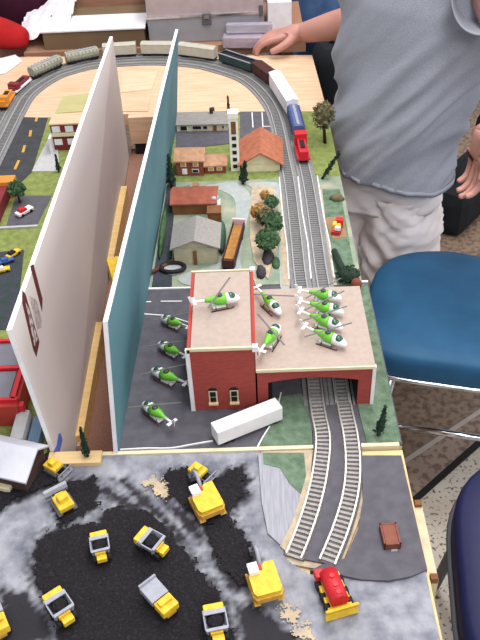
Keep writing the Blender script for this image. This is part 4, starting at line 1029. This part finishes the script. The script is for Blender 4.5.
# seated/standing person behind: jeans
t2 = thing('person', 'person in blue jeans and dark top behind the resting hand', 'person', (.27,2.80,-TZ))
V2=[V((0,0,.80))]; E2=[]; R2=[(.15,.11)]
c_ = chain(V2,E2,R2,0,[(0,0,1.0),(0,0,1.25),(0,0,1.42)],[(.14,.10),(.16,.11),(.07,.06)])
chain(V2,E2,R2,c_,[(0,-.01,1.50),(0,-.02,1.60),(0,-.02,1.68)],[.05,.085,.08])
for s in (-1,1):
    chain(V2,E2,R2,2,[(s*.17,0,1.36),(s*.22,0,1.12),(s*.20,-.05,.92),(s*.19,-.07,.84)],[.055,.045,.035,.028])
    chain(V2,E2,R2,0,[(s*.09,0,.68),(s*.10,0,.42),(s*.10,.02,.10),(s*.10,-.10,.035)],[.09,.06,.04,.035])
skin_body('body', V2, E2, R2, skin, t2)
def garment(par, name, zs, m, off=0):
    mb = MB(); mb.loft([ring(V((off,0,z)), rx, ry, 0, 28, .015, z*9) for z,rx,ry in zs], False); o = mb.build(name, m, par)
    q = o.modifiers.new('s','SOLIDIFY'); q.thickness = .004; return o
garment(t2,'dark_top',[(.80,.170,.135),(.95,.175,.135),(1.1,.185,.14),(1.25,.19,.14),(1.38,.17,.12),(1.46,.08,.07)],blackc)
garment(t2,'jeans',[(.56,.185,.14),(.66,.185,.14),(.76,.18,.135),(.82,.165,.13)],jeans)
for s in (-1,1): garment(t2,'jeans_leg',[(.06,.06,.065),(.3,.07,.075),(.45,.085,.09),(.62,.10,.125)],jeans,s*.1)
part(MB().ell((0,.0,1.70),(.09,.1,.075)), 'hair', hairm, t2)
t3 = thing('tall_bag', 'tall black equipment bag standing on the floor by the far table corner', 'bag', (.285,2.40,-TZ), .1)
part(MB().loft([[(x*k,y*k,z) for x,y in ((-.08,-.07),(0,-.085),(.08,-.07),(.09,0),(.08,.07),(0,.085),(-.08,.07),(-.09,0))] for z,k in ((0,.95),(.1,1.0),(.5,1.0),(.64,.95),(.69,.7))]), 'bag_body', blackc, t3)
part(MB().tube([(-.03,0,.68),(-.02,0,.72),(.02,0,.72),(.03,0,.68)], .008, 8), 'handle', blackc, t3)
# red sleeved person at left
t4 = thing('person', 'person in bright red top leaning over the back left corner', 'person', (-1.02,2.33,-TZ))
V4=[V((0,0,.68))]; E4=[]; R4=[(.13,.11)]
c_ = chain(V4,E4,R4,0,[(0,0,.82),(.0,-.02,.96),(-.02,-.04,1.12)],[(.13,.11),(.14,.11),(.07,.06)])
chain(V4,E4,R4,c_,[(-.02,-.05,1.19),(-.02,-.06,1.28),(-.02,-.06,1.34)],[.05,.08,.075])
ar = chain(V4,E4,R4,2,[(.11,-.02,1.02),(.15,.01,.90),(.19,.0,.81),(.27,-.01,.785),(.31,-.01,.78)],[.06,.055,.05,.04,.025])
hand(V4,E4,R4,ar,V((1,.1,-.1)),V((0,-.9,.2)),V((0,0,-1)),(.9,1.2,1.2),.4)
chain(V4,E4,R4,2,[(-.16,.02,1.0),(-.22,.0,.82),(-.2,-.04,.70)],[.055,.045,.03])
for s in (-1,1): chain(V4,E4,R4,0,[(s*.08,0,.55),(s*.09,0,.34),(s*.09,.02,.08),(s*.09,-.08,.03)],[.08,.055,.04,.035])
skin_body('body', V4, E4, R4, skin, t4)
def rr_(pts, rad, m, name, par):
    mb = MB(); mb.tube(pts, rad, 18, True); o = mb.build(name, m, par); ss = o.modifiers.new('u','SUBSURF'); ss.levels=ss.render_levels=1; return o
garment(t4,'red_top',[(.66,.16,.14),(.8,.165,.14),(.96,.17,.14),(1.08,.13,.11),(1.15,.07,.065)],redcloth)
rr_([(.04,-.03,1.04),(.11,-.02,1.01),(.16,.01,.90),(.20,.0,.835),(.27,-.02,.805),(.33,-.04,.797),(.375,-.05,.79),(.40,-.055,.787)],[.07,.085,.078,.068,.048,.044,.034,.022],redcloth,'red_sleeve',t4)
part(MB().ell((-.02,-.05,1.35),(.085,.09,.075)), 'hair', hairm, t4)
# plum sweater cloth behind
t5 = thing('person', 'person in plum sweater behind the crumpled plastic sheet', 'person', (-.72,2.70,-TZ))
V5=[V((0,0,.72))]; E5=[]; R5=[(.11,.10)]
c_ = chain(V5,E5,R5,0,[(0,0,.86),(.0,0,1.0),(0,0,1.12)],[(.11,.10),(.12,.10),(.06,.055)])
chain(V5,E5,R5,c_,[(0,0,1.19),(0,0,1.28),(0,0,1.34)],[.05,.08,.075])
for s in (-1,1):
    chain(V5,E5,R5,0,[(s*.08,0,.55),(s*.09,0,.34),(s*.09,.02,.08),(s*.09,-.08,.03)],[.08,.055,.04,.035])
    chain(V5,E5,R5,2,[(s*.14,0,1.04),(s*.19,0,.86),(s*.16,-.06,.78)],[.05,.042,.03])
skin_body('body', V5, E5, R5, skin, t5)
garment(t5,'plum_sweater',[(.66,.15,.13),(.8,.155,.13),(.96,.16,.13),(1.08,.12,.11),(1.15,.07,.065)],plum)
part(MB().ell((0,.01,1.33),(.085,.09,.075)), 'hair', hairm, t5)

# ------------------------------------------------------------------ chairs
def chair(label, vin, loc, rz, L=.46, Wd=.42, rim=chrome):
    t = thing('stacking_chair', label, 'chair', loc, rz)
    # seat: rounded cushion; +x = towards backrest
    mb = MB(); rings = []
    def rr(k, z):
        out = []
        for q in range(48):
            a_ = 2*PI*q/48; c, s = math.cos(a_), math.sin(a_); e = .66 if (s > 0 and c < 0) else .34
            out.append((k*L/2*math.copysign(abs(c)**e,c), k*Wd/2*math.copysign(abs(s)**e,s)*(1-.05*(c>0)), z))
        return out
    for k,z in ((.93,.385),(.99,.392),(1.0,.40),(1.0,.436),(.985,.450),(.95,.457),(.80,.461),(.5,.464),(.15,.465)): rings.append(rr(k,z))
    mb.loft(rings); part(mb, 'seat', vin, t)
    mb = MB(); P = [V(p) for p in rr(1.005,.392)]+[V(rr(1.005,.392)[0])]; mb.tube(P,.006,8); part(mb, 'seat_rim', rim, t)
    for sx in (-1,1):
        for sy in (-1,1): part(MB().tube([(sx*.17,sy*.17,.385),(sx*.21,sy*.205,.012)], .011, 12), 'leg', rim, t)
    for sy in (-1,1): part(MB().tube([(-.185,sy*.185,.22),(.185,sy*.185,.22)], .008, 10), 'stretcher', rim, t)
    for sy in (-1,1): part(MB().tube([(.2,sy*.17,.38),(.255,sy*.17,.50),(.30,sy*.17,.80)], .011, 12), 'back_post', rim, t)
    mb = MB(); mb.box((.285,0,.68),(.04,.37,.22), ry=.13, bev=.015); part(mb, 'backrest', vin, t)
    return t
chair('blue vinyl stacking chair with chrome rim beside the person in shorts', chairb, (.505,1.410,-TZ), math.radians(-14), L=.50, Wd=.42)
chair('navy chair in the lower right corner nearest the camera', chairn, (.553,.745,-TZ), math.radians(-8), L=.47, Wd=.44, rim=greydark)
# thick low rail and bag behind
q_ = at(470,217,-TZ+.12)
t = thing('metal_bench_rail', 'low grey metal rail on the floor behind the blue chair', 'rail', (q_.x+.12,q_.y+.30,-TZ), .0)
part(MB().tube([(-.15,0,.12),(.45,0,.12)], .022, 10), 'rail', greydark, t)
for x in (-.1,.4): part(MB().tube([(x,0,.12),(x,0,0)], .012, 8), 'post', greydark, t)
q_ = at(455,212,-TZ)
t = thing('black_bag', 'black bag on the floor behind the pale shorts', 'bag', (q_.x,q_.y-.03,-TZ), .9)
part(B((0,0,.09),(.30,.16,.18), bev=.05), 'bag_body', blackc, t); part(MB().tube([(-.1,0,.17),(-.05,0,.25),(.05,0,.25),(.1,0,.17)], .01, 8), 'handle', blackc, t)
# ------------------------------------------------------------------ light
wd_ = bpy.data.worlds.new('room_air'); sc.world = wd_; wd_.use_nodes = True
wd_.node_tree.nodes['Background'].inputs[0].default_value = (.94,.95,1,1); wd_.node_tree.nodes['Background'].inputs[1].default_value = .60
def area(loc, sx, sy, e, c=(1,.97,.95)):
    l = bpy.data.lights.new('ceiling_or_fill_lamp','AREA'); l.shape = 'RECTANGLE'; l.size = sx; l.size_y = sy; l.energy = e; l.color = c
    o = bpy.data.objects.new('ceiling_or_fill_lamp', l); o.location = loc; COL.objects.link(o); return o
area((-.8,1.2,2.9),.6,2.4,18); area((.42,1.3,2.9),.5,2.4,60); area((.3,3.2,2.9),2.4,.6,22)
o = area((.9,-1.2,2.7),1.6,.6,34); o.rotation_euler = (math.radians(42),0,math.radians(8))  # unseen fill lamp added behind the camera to brighten upright front faces
o = area((2.6,.9,1.9),1.4,1.2,24); o.rotation_euler = (V((2.6,.9,1.9))-V((0,1.2,.8))).to_track_quat('Z','Y').to_euler()  # side fill added out of view to brighten the right-facing grey board
sc.view_settings.view_transform = 'Standard'; sc.view_settings.look = 'None'; sc.view_settings.gamma = 1; sc.view_settings.exposure = -.08
